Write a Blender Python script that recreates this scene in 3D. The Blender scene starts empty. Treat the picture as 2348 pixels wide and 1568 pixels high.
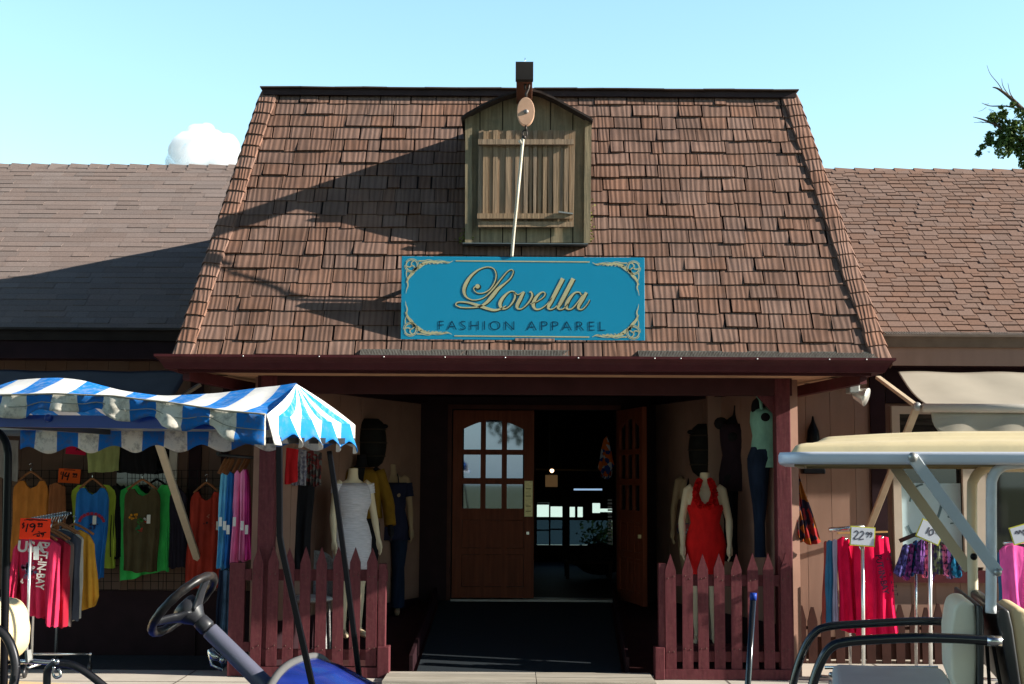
import bpy, bmesh, math, random
from mathutils import Vector, Matrix, noise
R = math.radians
random.seed(7)
C = bpy.context.scene.collection
SC = bpy.context.scene

# ------------------------------------------------------------------ camera, sky, sun, exposure
FP = 3000.0
W2, H2 = 1173.5, 784.0
CAMLOC = Vector((0, 0, 1.68))
PITCH = math.atan(316 / FP)
CAMR = Matrix.Rotation(R(90) + PITCH, 3, 'X') @ Matrix.Rotation(R(0.32), 3, 'Z')
cd = bpy.data.cameras.new('camera'); cam = bpy.data.objects.new('camera', cd); C.objects.link(cam)
cam.location = CAMLOC; cam.rotation_euler = CAMR.to_euler()
cd.sensor_width = 36; cd.lens = FP / 2347 * 36; cd.clip_end = 3000; cd.clip_start = 0.05
SC.camera = cam

SUN_EL, SUN_AZ = R(23.5), R(9.5)      # azimuth: degrees in front of the facade plane, light comes from the right
sdir = Vector((math.cos(SUN_EL) * math.cos(SUN_AZ), -math.cos(SUN_EL) * math.sin(SUN_AZ), math.sin(SUN_EL)))
w = bpy.data.worlds.new('World'); SC.world = w; w.use_nodes = True
nt = w.node_tree; bg = nt.nodes['Background']
sky = nt.nodes.new('ShaderNodeTexSky'); sky.sky_type = 'NISHITA'; sky.sun_disc = False
sky.sun_elevation = SUN_EL; sky.sun_rotation = math.atan2(sdir.x, sdir.y)
sky.air_density = 1.6; sky.dust_density = 0.1; sky.ozone_density = 3.0
hz = nt.nodes.new('ShaderNodeMixRGB'); hz.blend_type = 'MULTIPLY'; hz.inputs[0].default_value = 1; hz.inputs[2].default_value = (.93, 1.12, 1.08, 1)
tcw = nt.nodes.new('ShaderNodeTexCoord'); sxw = nt.nodes.new('ShaderNodeSeparateXYZ'); nt.links.new(tcw.outputs['Generated'], sxw.inputs[0])
crw = nt.nodes.new('ShaderNodeValToRGB'); el_ = crw.color_ramp.elements           # elevation tint: pale low sky, darkened above the view to cut fill
el_[0].position = 0; el_[0].color = (.42, .74, 1.5, 1); el_[1].position = .75; el_[1].color = (.07, .09, .15, 1)
for p_, c_ in ((.06, (.72, .92, 1.22, 1)), (.14, (1, 1.07, 1.10, 1)), (.38, (.99, 1.12, 1.14, 1)), (.47, (.20, .26, .36, 1))):
    k_ = el_.new(p_); k_.color = c_
nt.links.new(sxw.outputs[2], crw.inputs[0]); nt.links.new(crw.outputs[0], hz.inputs[2])
nt.links.new(sky.outputs[0], hz.inputs[1]); nt.links.new(hz.outputs[0], bg.inputs[0]); bg.inputs[1].default_value = 0.125
sd = bpy.data.lights.new('sun', 'SUN'); sd.energy = 5; sd.angle = R(0.5); sd.color = (1, .93, .82)
so = bpy.data.objects.new('sun', sd); C.objects.link(so)
so.rotation_euler = sdir.to_track_quat('Z', 'Y').to_euler(); so.location = (20, -4, 15)
SC.cycles.volume_bounces = 16; SC.cycles.volume_step_rate = 1
SC.view_settings.view_transform = 'Standard'; SC.view_settings.look = 'None'
SC.view_settings.exposure = 1.15; SC.view_settings.gamma = 1

# ------------------------------------------------------------------ measuring helpers
def P(u, v, Y):
    d = CAMR @ Vector(((u - W2) / FP, (H2 - v) / FP, -1))
    return CAMLOC + d * ((Y - CAMLOC.y) / d.y)
def PZ(u, v, z):
    d = CAMR @ Vector(((u - W2) / FP, (H2 - v) / FP, -1))
    return CAMLOC + d * ((z - CAMLOC.z) / d.z)

# ------------------------------------------------------------------ materials
MATS = {}
def M(name, col, rough=.65, var=.18, scale=6, bump=0.0, metal=0, spec=.12, st=(1, 1, 1), isl=0.0, dirt=None, dsc=5, damt=.5,
      grain=0, coat=0, trans=0):
    if name in MATS: return MATS[name]
    m = bpy.data.materials.new(name); m.use_nodes = True; MATS[name] = m
    n, l = m.node_tree.nodes, m.node_tree.links
    b = n['Principled BSDF']
    b.inputs['Roughness'].default_value = rough; b.inputs['Metallic'].default_value = metal
    b.inputs['Specular IOR Level'].default_value = spec
    b.inputs['Coat Weight'].default_value = coat
    tc = n.new('ShaderNodeTexCoord'); mp = n.new('ShaderNodeMapping'); mp.inputs['Scale'].default_value = st
    l.new(tc.outputs['Object'], mp.inputs[0])
    nz = n.new('ShaderNodeTexNoise'); nz.inputs['Scale'].default_value = scale; nz.inputs['Detail'].default_value = 6
    l.new(mp.outputs[0], nz.inputs['Vector'])
    cr = n.new('ShaderNodeValToRGB')
    cr.color_ramp.elements[0].position = .3; cr.color_ramp.elements[1].position = .7
    cr.color_ramp.elements[0].color = [c * (1 - var) for c in col] + [1]
    cr.color_ramp.elements[1].color = [min(1, c * (1 + var)) for c in col] + [1]
    l.new(nz.outputs[0], cr.inputs[0]); out = cr.outputs[0]
    height = nz.outputs[0]
    if grain:
        wv = n.new('ShaderNodeTexWave'); wv.wave_type = 'BANDS'; wv.bands_direction = 'X'
        wv.inputs['Scale'].default_value = grain; wv.inputs['Distortion'].default_value = 8; wv.inputs['Detail'].default_value = 2
        wv.inputs['Detail Scale'].default_value = .9
        mp2 = n.new('ShaderNodeMapping'); mp2.inputs['Scale'].default_value = (1, .16, .16)
        l.new(tc.outputs['Object'], mp2.inputs[0]); l.new(mp2.outputs[0], wv.inputs[0])
        r2 = n.new('ShaderNodeValToRGB'); r2.color_ramp.elements[0].color = (.80, .79, .79, 1); r2.color_ramp.elements[1].color = (1.02, 1.02, 1.02, 1)
        r2.color_ramp.elements[0].position = .05; r2.color_ramp.elements[1].position = .6
        l.new(wv.outputs[0], r2.inputs[0])
        mx = n.new('ShaderNodeMixRGB'); mx.blend_type = 'MULTIPLY'; mx.inputs[0].default_value = 1
        l.new(out, mx.inputs[1]); l.new(r2.outputs[0], mx.inputs[2]); out = mx.outputs[0]; height = wv.outputs[0]
    if isl:
        g = n.new('ShaderNodeNewGeometry'); mr = n.new('ShaderNodeMapRange')
        mr.inputs[3].default_value = 1 - isl; mr.inputs[4].default_value = 1 + isl
        l.new(g.outputs['Random Per Island'], mr.inputs[0])
        hv = n.new('ShaderNodeHueSaturation'); l.new(mr.outputs[0], hv.inputs['Value']); l.new(out, hv.inputs['Color'])
        mr2 = n.new('ShaderNodeMapRange'); mr2.inputs[3].default_value = .85; mr2.inputs[4].default_value = 1.06
        mul = n.new('ShaderNodeMath'); mul.operation = 'MULTIPLY'; mul.inputs[1].default_value = 7.31
        fr = n.new('ShaderNodeMath'); fr.operation = 'FRACT'
        l.new(g.outputs['Random Per Island'], mul.inputs[0]); l.new(mul.outputs[0], fr.inputs[0]); l.new(fr.outputs[0], mr2.inputs[0])
        l.new(mr2.outputs[0], hv.inputs['Saturation']); out = hv.outputs[0]
    if dirt:
        n2 = n.new('ShaderNodeTexNoise'); n2.inputs['Scale'].default_value = dsc; n2.inputs['Detail'].default_value = 8; n2.inputs['Roughness'].default_value = .7
        l.new(tc.outputs['Object'], n2.inputs['Vector'])
        r3 = n.new('ShaderNodeValToRGB'); r3.color_ramp.elements[0].position = .48; r3.color_ramp.elements[1].position = .7
        l.new(n2.outputs[0], r3.inputs[0])
        ml = n.new('ShaderNodeMath'); ml.operation = 'MULTIPLY'; ml.inputs[1].default_value = damt; l.new(r3.outputs[0], ml.inputs[0])
        mx = n.new('ShaderNodeMixRGB'); l.new(ml.outputs[0], mx.inputs[0]); l.new(out, mx.inputs[1]); mx.inputs[2].default_value = (*dirt, 1); out = mx.outputs[0]
    l.new(out, b.inputs['Base Color'])
    if bump:
        bp = n.new('ShaderNodeBump'); bp.inputs['Strength'].default_value = bump; bp.inputs['Distance'].default_value = .01
        l.new(height, bp.inputs['Height']); l.new(bp.outputs[0], b.inputs['Normal'])
    if trans:
        t = n.new('ShaderNodeBsdfTranslucent'); l.new(out, t.inputs[0]); ms = n.new('ShaderNodeMixShader'); ms.inputs[0].default_value = trans
        l.new(b.outputs[0], ms.inputs[1]); l.new(t.outputs[0], ms.inputs[2]); l.new(ms.outputs[0], n['Material Output'].inputs[0])
    return m
def emis(name, col, s):
    m = bpy.data.materials.new(name); m.use_nodes = True; b = m.node_tree.nodes['Principled BSDF']
    b.inputs['Base Color'].default_value = (*col, 1); b.inputs['Emission Color'].default_value = (*col, 1); b.inputs['Emission Strength'].default_value = s
    return m
def stripe_mat(name, ca, cb, dirt, amt, dsc=26):
    m = M(name, (.8, .8, .8), rough=.75, var=.05, scale=20, bump=.25, dirt=dirt, dsc=dsc, damt=amt, trans=.12)
    n, l = m.node_tree.nodes, m.node_tree.links
    uv = n.new('ShaderNodeUVMap'); sp = n.new('ShaderNodeSeparateXYZ'); l.new(uv.outputs[0], sp.inputs[0])
    fr = n.new('ShaderNodeMath'); fr.operation = 'FRACT'; l.new(sp.outputs[0], fr.inputs[0])
    gt = n.new('ShaderNodeMath'); gt.operation = 'GREATER_THAN'; gt.inputs[1].default_value = .5; l.new(fr.outputs[0], gt.inputs[0])
    mx = n.new('ShaderNodeMixRGB'); l.new(gt.outputs[0], mx.inputs[0]); mx.inputs[1].default_value = (*ca, 1); mx.inputs[2].default_value = (*cb, 1)
    # replace the plain ramp colour by the stripes (dirt stays on top)
    cr = [x for x in n if x.type == 'VALTORGB'][0]
    for lk in list(cr.outputs[0].links):
        to = lk.to_socket; l.remove(lk); l.new(mx.outputs[0], to)
    return m
def plaid(name, a, b2, c, sc=30):
    m = M(name, a, rough=.9, var=.1)
    n, l = m.node_tree.nodes, m.node_tree.links; b = n['Principled BSDF']
    tc = n.new('ShaderNodeTexCoord'); vo = n.new('ShaderNodeTexVoronoi'); vo.inputs['Scale'].default_value = sc; l.new(tc.outputs['Object'], vo.inputs[0])
    cr = n.new('ShaderNodeValToRGB'); cr.color_ramp.interpolation = 'CONSTANT'
    e = cr.color_ramp.elements; e[0].color = (*a, 1); e[1].color = (*b2, 1); e[1].position = .4; x = e.new(.7); x.color = (*c, 1)
    sp = n.new('ShaderNodeSeparateColor'); l.new(vo.outputs['Color'], sp.inputs[0]); l.new(sp.outputs[0], cr.inputs[0]); l.new(cr.outputs[0], b.inputs['Base Color'])
    return m

# ------------------------------------------------------------------ mesh builder
class B:
    def __init__(s): s.v = []; s.f = []; s.sm = []; s.uv = {}; s.mi = []
    def add(s, vs, fs, smooth=False, uvs=None, mi=0):
        o = len(s.v); s.v += [Vector(x) for x in vs]
        for k, f in enumerate(fs):
            s.f.append([o + i for i in f]); s.sm.append(smooth); s.mi.append(mi)
            if uvs: s.uv[len(s.f) - 1] = [uvs[i] for i in f]
        return s
    def box(s, a, b, bev=0, mi=0):
        x0, x1 = sorted((a[0], b[0])); y0, y1 = sorted((a[1], b[1])); z0, z1 = sorted((a[2], b[2]))
        vs = [(x, y, z) for z in (z0, z1) for y in (y0, y1) for x in (x0, x1)]
        return s.add(vs, [(0, 2, 3, 1), (4, 5, 7, 6), (0, 1, 5, 4), (2, 6, 7, 3), (0, 4, 6, 2), (1, 3, 7, 5)], mi=mi)
    def obox(s, c, ax, ay, az, hx, hy, hz, smooth=False):
        c = Vector(c); ax, ay, az = [Vector(q).normalized() for q in (ax, ay, az)]
        vs = [c + ax * hx * i + ay * hy * j + az * hz * k for k in (-1, 1) for j in (-1, 1) for i in (-1, 1)]
        return s.add(vs, [(0, 2, 3, 1), (4, 5, 7, 6), (0, 1, 5, 4), (2, 6, 7, 3), (0, 4, 6, 2), (1, 3, 7, 5)], smooth)
    def beam(s, a, b, w, h, up=(0, 0, 1)):
        a, b = Vector(a), Vector(b); d = (b - a).normalized(); up = Vector(up)
        sx = d.cross(up)
        if sx.length < 1e-3: sx = d.cross(Vector((0, 1, 0)))
        sx.normalize(); u2 = sx.cross(d)
        return s.obox((a + b) / 2, d, sx, u2, (b - a).length / 2, w / 2, h / 2)
    def tube(s, pts, r, n=10, cap=True, closed=False, sx=1, up=None, smooth=True):
        pts = [Vector(p) for p in pts]; k = len(pts)
        rs = r if isinstance(r, (list, tuple)) else [r] * k
        if closed: tang = [(pts[(i + 1) % k] - pts[i - 1]).normalized() for i in range(k)]
        else: tang = [(pts[min(i + 1, k - 1)] - pts[max(i - 1, 0)]).normalized() for i in range(k)]
        nrm = Vector(up) if up else (Vector((0, 0, 1)) if abs(tang[0].z) < .9 else Vector((0, 1, 0)))
        vs = []
        for i in range(k):
            t = tang[i]; nrm = (nrm - t * nrm.dot(t))
            if nrm.length < 1e-5: nrm = t.orthogonal()
            nrm.normalize(); bi = t.cross(nrm)
            for j in range(n):
                a = 2 * math.pi * (j + (.5 if n == 4 else 0)) / n
                vs.append(pts[i] + (nrm * math.cos(a) + bi * math.sin(a) * sx) * rs[i])
        fs = []
        for i in range(k if closed else k - 1):
            for j in range(n):
                i2 = (i + 1) % k
                fs.append((i * n + j, i * n + (j + 1) % n, i2 * n + (j + 1) % n, i2 * n + j))
        if cap and not closed: fs += [tuple(range(n))[::-1], tuple(range((k - 1) * n, k * n))]
        return s.add(vs, fs, smooth and n > 4)
    def ball(s, c, r, n=12, sc=(1, 1, 1)):
        c = Vector(c); vs = [c + Vector((0, 0, -r * sc[2]))]; m = max(4, n // 2)
        for i in range(1, m):
            ph = -math.pi / 2 + math.pi * i / m
            for j in range(n):
                a = 2 * math.pi * j / n
                vs.append(c + Vector((math.cos(ph) * math.cos(a) * sc[0], math.cos(ph) * math.sin(a) * sc[1], math.sin(ph) * sc[2])) * r)
        vs.append(c + Vector((0, 0, r * sc[2]))); top = len(vs) - 1
        fs = [(0, 1 + (j + 1) % n, 1 + j) for j in range(n)]
        for i in range(m - 2):
            for j in range(n):
                fs.append((1 + i * n + j, 1 + i * n + (j + 1) % n, 1 + (i + 1) * n + (j + 1) % n, 1 + (i + 1) * n + j))
        fs += [(1 + (m - 2) * n + j, 1 + (m - 2) * n + (j + 1) % n, top) for j in range(n)]
        return s.add(vs, fs, True)
    def prism(s, pts, d):                       # closed 3-D polygon pushed along vector d
        pts = [Vector(p) for p in pts]; d = Vector(d); n = len(pts)
        vs = pts + [p + d for p in pts]
        fs = [tuple(range(n))[::-1], tuple(range(n, 2 * n))] + [(i, (i + 1) % n, n + (i + 1) % n, n + i) for i in range(n)]
        return s.add(vs, fs)
    def grid(s, fn, nu, nv, smooth=True, uvf=None, closeu=False):
        vs = []; us = []
        for i in range(nu + (0 if closeu else 1)):
            for j in range(nv + 1):
                vs.append(fn(i / nu, j / nv))
                us.append(uvf(i / nu, j / nv) if uvf else (0, 0))
        m = nv + 1; k = nu if closeu else nu + 1
        fs = [(i * m + j, ((i + 1) % k) * m + j, ((i + 1) % k) * m + j + 1, i * m + j + 1) for i in range(nu) for j in range(nv)]
        return s.add(vs, fs, smooth, us if uvf else None)
    def sheet(s, fn, nu, nv, th, smooth=True, uvf=None):    # grid with a second layer th behind it and closed rims; fn -> (point, normal)
        g = [[fn(i / nu, j / nv) for j in range(nv + 1)] for i in range(nu + 1)]
        m = nv + 1; N = (nu + 1) * m
        vs = [g[i][j][0] for i in range(nu + 1) for j in range(m)] + [g[i][j][0] + g[i][j][1] * th for i in range(nu + 1) for j in range(m)]
        us = [(uvf(i / nu, j / nv) if uvf else (0, 0)) for i in range(nu + 1) for j in range(m)] * 2
        fs = []
        for i in range(nu):
            for j in range(nv):
                q = (i * m + j, (i + 1) * m + j, (i + 1) * m + j + 1, i * m + j + 1)
                fs += [q, tuple(N + t for t in q[::-1])]
        for i in range(nu):
            a, b = i * m, (i + 1) * m; fs += [(a, N + a, N + b, b), (a + nv, b + nv, N + b + nv, N + a + nv)]
        for j in range(nv):
            a, b = j, j + 1; fs += [(a, b, N + b, N + a)]
            a, b = nu * m + j, nu * m + j + 1; fs += [(a, N + a, N + b, b)]
        return s.add(vs, fs, smooth, us)
    def build(s, name, mat, parent=None, **tags):
        me = bpy.data.meshes.new(name)
        off = Vector((0, 0, 0)); q = parent
        while q is not None: off += Vector(q.location); q = q.parent
        if parent is None and tags.get('origin') is not None: off = Vector(tags['origin'])
        me.from_pydata([v - off for v in s.v], [], s.f)
        me.polygons.foreach_set('use_smooth', s.sm)
        mats = mat if isinstance(mat, (list, tuple)) else [mat]
        for m_ in mats: me.materials.append(m_)
        if len(mats) > 1: me.polygons.foreach_set('material_index', s.mi)
        if s.uv:
            ul = me.uv_layers.new(name='UVMap')
            for fi, us in s.uv.items():
                for li, q in zip(me.polygons[fi].loop_indices, us): ul.data[li].uv = q
        bmm = bmesh.new(); bmm.from_mesh(me)
        bmesh.ops.recalc_face_normals(bmm, faces=bmm.faces); bmm.to_mesh(me); bmm.free()
        o = bpy.data.objects.new(name, me); C.objects.link(o)
        if parent is not None: o.parent = parent
        elif tags.get('origin') is not None: o.location = off
        tag(o, **{k: v for k, v in tags.items() if k != 'origin'})
        return o
def tag(o, label=None, cat=None, group=None, kind=None):
    if label: o['label'] = label
    if cat: o['category'] = cat
    if group: o['group'] = group
    if kind: o['kind'] = kind
    return o
def thing(name, loc, label, cat, group=None):
    o = bpy.data.objects.new(name, None); o.empty_display_size = .1; C.objects.link(o); o.location = loc
    return tag(o, label, cat, group)
def bevel(o, w=.006, seg=2):
    m = o.modifiers.new('bevel', 'BEVEL'); m.width = w; m.segments = seg; m.limit_method = 'ANGLE'; m.angle_limit = R(40)
    return o
def cat_rom(pts, n=8, closed=False):
    pts = [tuple(p) for p in pts]; k = len(pts); out = []
    rng = range(k) if closed else range(k - 1)
    for i in rng:
        p0 = pts[(i - 1) % k] if closed or i > 0 else pts[0]
        p1 = pts[i]; p2 = pts[(i + 1) % k]; p3 = pts[(i + 2) % k] if closed or i + 2 < k else pts[-1]
        for t in range(n):
            t = t / n
            out.append(tuple(.5 * (2 * b + (c - a) * t + (2 * a - 5 * b + 4 * c - d) * t * t + (3 * b - 3 * c + d - a) * t ** 3) for a, b, c, d in zip(p0, p1, p2, p3)))
    if not closed: out.append(tuple(float(x) for x in pts[-1]))
    return out
def lerp(a, b, t): return a + (b - a) * t
def pl(pts, t):          # value on a polyline [(x, y)] at x = t
    if t <= pts[0][0]: return pts[0][1]
    for (x0, y0), (x1, y1) in zip(pts, pts[1:]):
        if t <= x1: return y0 + (y1 - y0) * (t - x0) / (x1 - x0 + 1e-9)
    return pts[-1][1]
def text(s, mat, name, parent, origin, right, up, size, align='CENTER', ext=.0008, spacing=1.0, bold=0.0, shear=0):
    cu = bpy.data.curves.new('t', 'FONT'); cu.body = s; cu.size = size; cu.extrude = ext; cu.align_x = align; cu.align_y = 'CENTER'
    cu.space_character = spacing; cu.offset = bold; cu.shear = shear; cu.resolution_u = 4
    o = bpy.data.objects.new('t', cu); C.objects.link(o)
    dg = bpy.context.evaluated_depsgraph_get(); me = bpy.data.meshes.new_from_object(o.evaluated_get(dg))
    bpy.data.objects.remove(o); bpy.data.curves.remove(cu)
    right = Vector(right).normalized(); up = Vector(up).normalized(); nn = right.cross(up)
    b = B(); b.add([Vector(origin) + right * v.co.x + up * v.co.y + nn * v.co.z for v in me.vertices], [tuple(p.vertices) for p in me.polygons])
    bpy.data.meshes.remove(me)
    if name is None: return b
    return b.build(name, mat, parent)
def cloth(tops, bots, Y, depth=.03, nu=None, nv=26, fold=.012, fk=5, seed=0, Yb=None, b=None, puff=1.0):
    """garment panel traced by matching top and bottom points (pixels), front and back layers, hanging folds"""
    b = b or B(); n = len(tops) - 1; nu = nu or max(18, n * 6); rnd = random.Random(seed); ph = [rnd.uniform(0, 6.28) for _ in range(6)]
    T = [(i / n, p) for i, p in enumerate(tops)]; Bo = [(i / n, p) for i, p in enumerate(bots)]
    def at(lst, t):
        i = min(int(t * n), n - 1); f = t * n - i
        return lerp(lst[i][1][0], lst[i + 1][1][0], f), lerp(lst[i][1][1], lst[i + 1][1][1], f)
    Yb = Yb if Yb is not None else Y
    def fn(side):
        def g(u, v):
            a, c = at(T, u), at(Bo, u); x, y = lerp(a[0], c[0], v), lerp(a[1], c[1], v)
            y += v ** 3 * (c[1] - a[1]) * .012 * (math.sin(7 * u + ph[4]) + .6 * math.sin(19 * u + ph[5])); x += (c[1] - a[1]) * .012 * math.sin(math.pi * v) * math.sin(5 * v + ph[5]) * (2 * u - 1)
            lens = math.sqrt(max(0, 1 - (2 * u - 1) ** 2)) * depth * puff * (0.45 + .55 * v)
            fo = fold * (0.15 + .85 * v) * (math.sin(fk * 6.28 * u + ph[0] + 1.2 * math.sin(3 * v + ph[1])) + .5 * math.sin(fk * 11 * u + ph[2] + 2 * v) + .4 * math.sin(5 * u + 9 * v + ph[3]))
            edge = min(1, 8 * min(u, 1 - u))
            yy = lerp(Y, Yb, v) + fo * edge + (-lens if side == 0 else lens)
            p = P(x, y, lerp(Y, Yb, v)); p.y = yy
            return p
        return g
    nv_ = nv
    for s_ in (0, 1): b.grid(fn(s_), nu, nv_)
    f0, f1 = fn(0), fn(1)
    b.grid(lambda u, v: f0(u, 1) if v == 0 else f1(u, 1), nu, 1)
    b.grid(lambda u, v: f0(u, 0) if v == 0 else f1(u, 0), nu, 1)
    return b
# ------------------------------------------------------------------ palette
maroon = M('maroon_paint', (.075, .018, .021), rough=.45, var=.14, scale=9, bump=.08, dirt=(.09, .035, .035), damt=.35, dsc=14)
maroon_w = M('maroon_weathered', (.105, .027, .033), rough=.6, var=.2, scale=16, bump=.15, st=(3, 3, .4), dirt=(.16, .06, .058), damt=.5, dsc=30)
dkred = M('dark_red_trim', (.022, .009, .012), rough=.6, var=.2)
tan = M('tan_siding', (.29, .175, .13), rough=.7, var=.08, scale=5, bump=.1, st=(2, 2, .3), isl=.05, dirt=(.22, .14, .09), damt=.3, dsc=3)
tan_dk = M('tan_panel', (.27, .155, .115), rough=.75, var=.1, scale=5)
soffit_m = M('soffit_plywood', (.52, .30, .18), rough=.7, var=.12, scale=3, dirt=(.16, .09, .06), damt=.5, dsc=2.2)
shing = M('wood_shingles', (.192, .110, .080), rough=.8, var=.22, scale=3, bump=.28, isl=.11, grain=7, dirt=(.13, .085, .075), damt=.4, dsc=7)
shing_cap = M('wood_hip_shingles', (.225, .125, .09), rough=.8, var=.2, scale=4, bump=.4, isl=.1, grain=9)
underlay = M('roof_felt', (.028, .022, .02), rough=.9)
asph_l = M('asphalt_shingles_grey', (.215, .165, .145), rough=.9, var=.14, scale=60, isl=.10, bump=.15)
asph_r = M('asphalt_shingles_brown', (.205, .128, .098), rough=.9, var=.14, scale=60, isl=.08, bump=.15)
gutter_dk = M('dark_brown_gutter', (.045, .035, .032), rough=.4)
green_wd = M('weathered_olive_boards', (.27, .215, .135), rough=.8, var=.25, scale=6, bump=.3, st=(6, 6, .5), dirt=(.12, .12, .085), damt=.5, dsc=9)
shut_wd = M('weathered_brown_slats', (.30, .21, .135), rough=.8, var=.2, scale=7, bump=.3, st=(8, 8, .5), isl=.1)
concrete = M('concrete', (.48, .44, .38), rough=.9, var=.12, scale=3, bump=.15, dirt=(.34, .31, .27), damt=.5, dsc=1.5)
asphalt = M('asphalt', (.06, .06, .062), rough=.9, var=.2, scale=40, bump=.3)
greyw = M('grey_weathered_planks', (.33, .30, .25), rough=.85, var=.25, scale=5, bump=.4, st=(.6, 8, 8), isl=.12)
carpet = M('dark_carpet', (.018, .024, .030), rough=1, var=.3, scale=120, bump=.3)
doorwood = M('stained_door_wood', (.16, .042, .02), rough=.4, var=.25, scale=4, st=(8, 8, .5), spec=.1)
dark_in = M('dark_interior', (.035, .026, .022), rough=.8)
white_p = M('off_white_paint', (.62, .58, .5), rough=.6, var=.06)
glass = M('window_glass', (.24, .28, .38), rough=.03, var=0.02, metal=.8)
dglass = M('dark_glass', (.015, .016, .018), rough=.03, var=0, spec=.9)
brass = M('brass_plate', (.80, .70, .38), rough=.38, var=.15, scale=30, metal=.25)
black = M('black_paint', (.006, .006, .008), rough=.3, var=.1, spec=.1)
steel = M('chrome_steel', (.62, .62, .62), rough=.22, var=.05, metal=.95)
rope_m = M('rope', (.62, .57, .46), rough=.9, var=.15, scale=80)
moss_m = M('moss', (.13, .14, .03), rough=1, var=.5, scale=60)
galv = M('galvanised', (.40, .40, .38), rough=.45, metal=.6, var=.1)

# ------------------------------------------------------------------ the ground
g = B(); g.add([(-400, -400, 0), (400, -400, 0), (400, 400, 0), (-400, 400, 0)], [(0, 1, 2, 3)])
tag(g.build('ground', M('dry_grass_ground', (.12, .14, .06), rough=1, var=.3, scale=2)), kind='structure')
g = B(); g.box((-60, 9.6, .0), (60, 14.6, .012))
for i in range(-24, 25): pass
tag(g.build('sidewalk', concrete), kind='structure')
g = B(); g.box((-30, 11.66, .012), (P(520, 1500, 12).x, 12.58, .016)); tag(g.build('strip_line', M('painted_shade_strip', (.055, .055, .06), rough=.9, var=.2, scale=30)), kind='structure')  # dark strip laid over the concrete, its colour standing in for the shade there
g = B()
for i in range(-14, 15): g.box((i * 1.52 - .006 + .3, 9.6, .0125), (i * 1.52 + .006 + .3, 12.6, .0145))
g.box((-20, 11.0, .0125), (20, 11.012, .0145))
tag(g.build('paving_joints', M('joint_dark', (.16, .14, .12), rough=1)), kind='structure')
g = B(); g.add([(-300, 31, .01), (300, 31, .01), (300, 398, .01), (-300, 398, .01)], [(0, 1, 2, 3)]); tag(g.build('lake_water', M('lake_water', (.05, .12, .15), rough=.12, var=.1, scale=1.5, bump=.3, spec=.8)), kind='structure')
g = B(); g.box((-80, -6, .0), (80, 9.4, .006)); tag(g.build('street', asphalt), kind='structure')
g = B(); g.box((-80, 9.4, .0), (80, 9.6, .12)); tag(g.build('kerb', concrete), kind='structure')

# ------------------------------------------------------------------ main shop building
YG, YP, YW, YD = 10.45, 11.3, 12.6, 14.1
shop = thing('shop_building', (0, YW, 0), 'brown-shingled shop with steep mansard roof, loft dormer and recessed maroon porch', 'shop')
zg = P(1200, 816, YG).z; zb = P(1200, 848, YG).z            # gutter top, bottom
xg0, xg1 = P(357, 808, YG).x, P(2050, 825, YG).x
# K-style gutter, mitred ends, running back along both sides
def gutter(x0, x1, y, zt, zb_, yb, name, mat, parent, ret=True):
    b = B(); h = zt - zb_
    prof = [(0, 0), (-.012, 0), (-.012, -.02), (.025, -.045), (.045, -.09 * h / .12), (.06, -h), (.13, -h), (.13, -.012), (.118, -.012), (.118, -h + .008), (.065, -h + .008), (.01, -.03), (0, -.02)]
    pts0 = [(x0 + (p[0] if ret else 0), y + p[0], zt + p[1]) for p in prof]
    pts1 = [(x1 - (p[0] if ret else 0), y + p[0], zt + p[1]) for p in prof]
    n = len(prof); b.add(pts0 + pts1, [(i, (i + 1) % n, n + (i + 1) % n, n + i) for i in range(n)] + [tuple(range(n)), tuple(range(n, 2 * n))])
    if ret:
        for xs, sg in ((x0, 1), (x1, -1)):
            a = [(xs + sg * p[0], y + p[0], zt + p[1]) for p in prof]; c = [(xs + sg * p[0], yb, zt + p[1]) for p in prof]
            b.add(a + c, [(i, (i + 1) % n, n + (i + 1) % n, n + i) for i in range(n)] + [tuple(range(n, 2 * n))])
    return b.build(name, mat, parent)
gut = gutter(xg0, xg1, YG, zg, zb, 13.2, 'gutter', maroon, shop)
b = B()
for u in (558, 732, 880, 1020, 1158, 1325, 1500, 1560, 1735, 1900, 1985):
    p = P(u, 817, YG); b.ball((p.x, YG - .014, zg - .014), .006, 8)
b.build('gutter_screw', M('zinc_screw', (.8, .8, .78), rough=.3, metal=.5), gut)
# leaf guard mesh strips in the gutter
gm = M('gutter_guard', (.20, .19, .17), rough=.6, metal=.4, var=.3, scale=90, st=(1, .1, .1))
b = B()
for u0, u1 in ((826, 1070), (1072, 1305), (1465, 2010)):
    a = P(u0, 800, YG + .03); c = P(u1, 800, YG + .03)
    for k in range(int((c.x - a.x) / .012)):
        x = a.x + k * .012
        b.beam((x, YG + .01, zg + .002), (x, YG + .10, zg + .055), .005, .004)
    b.beam((a.x, YG + .1, zg + .055), (c.x, YG + .1, zg + .055), .006, .006); b.beam((a.x, YG + .012, zg + .004), (c.x, YG + .012, zg + .004), .006, .006)
b.build('leaf_guard', gm, gut)

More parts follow.
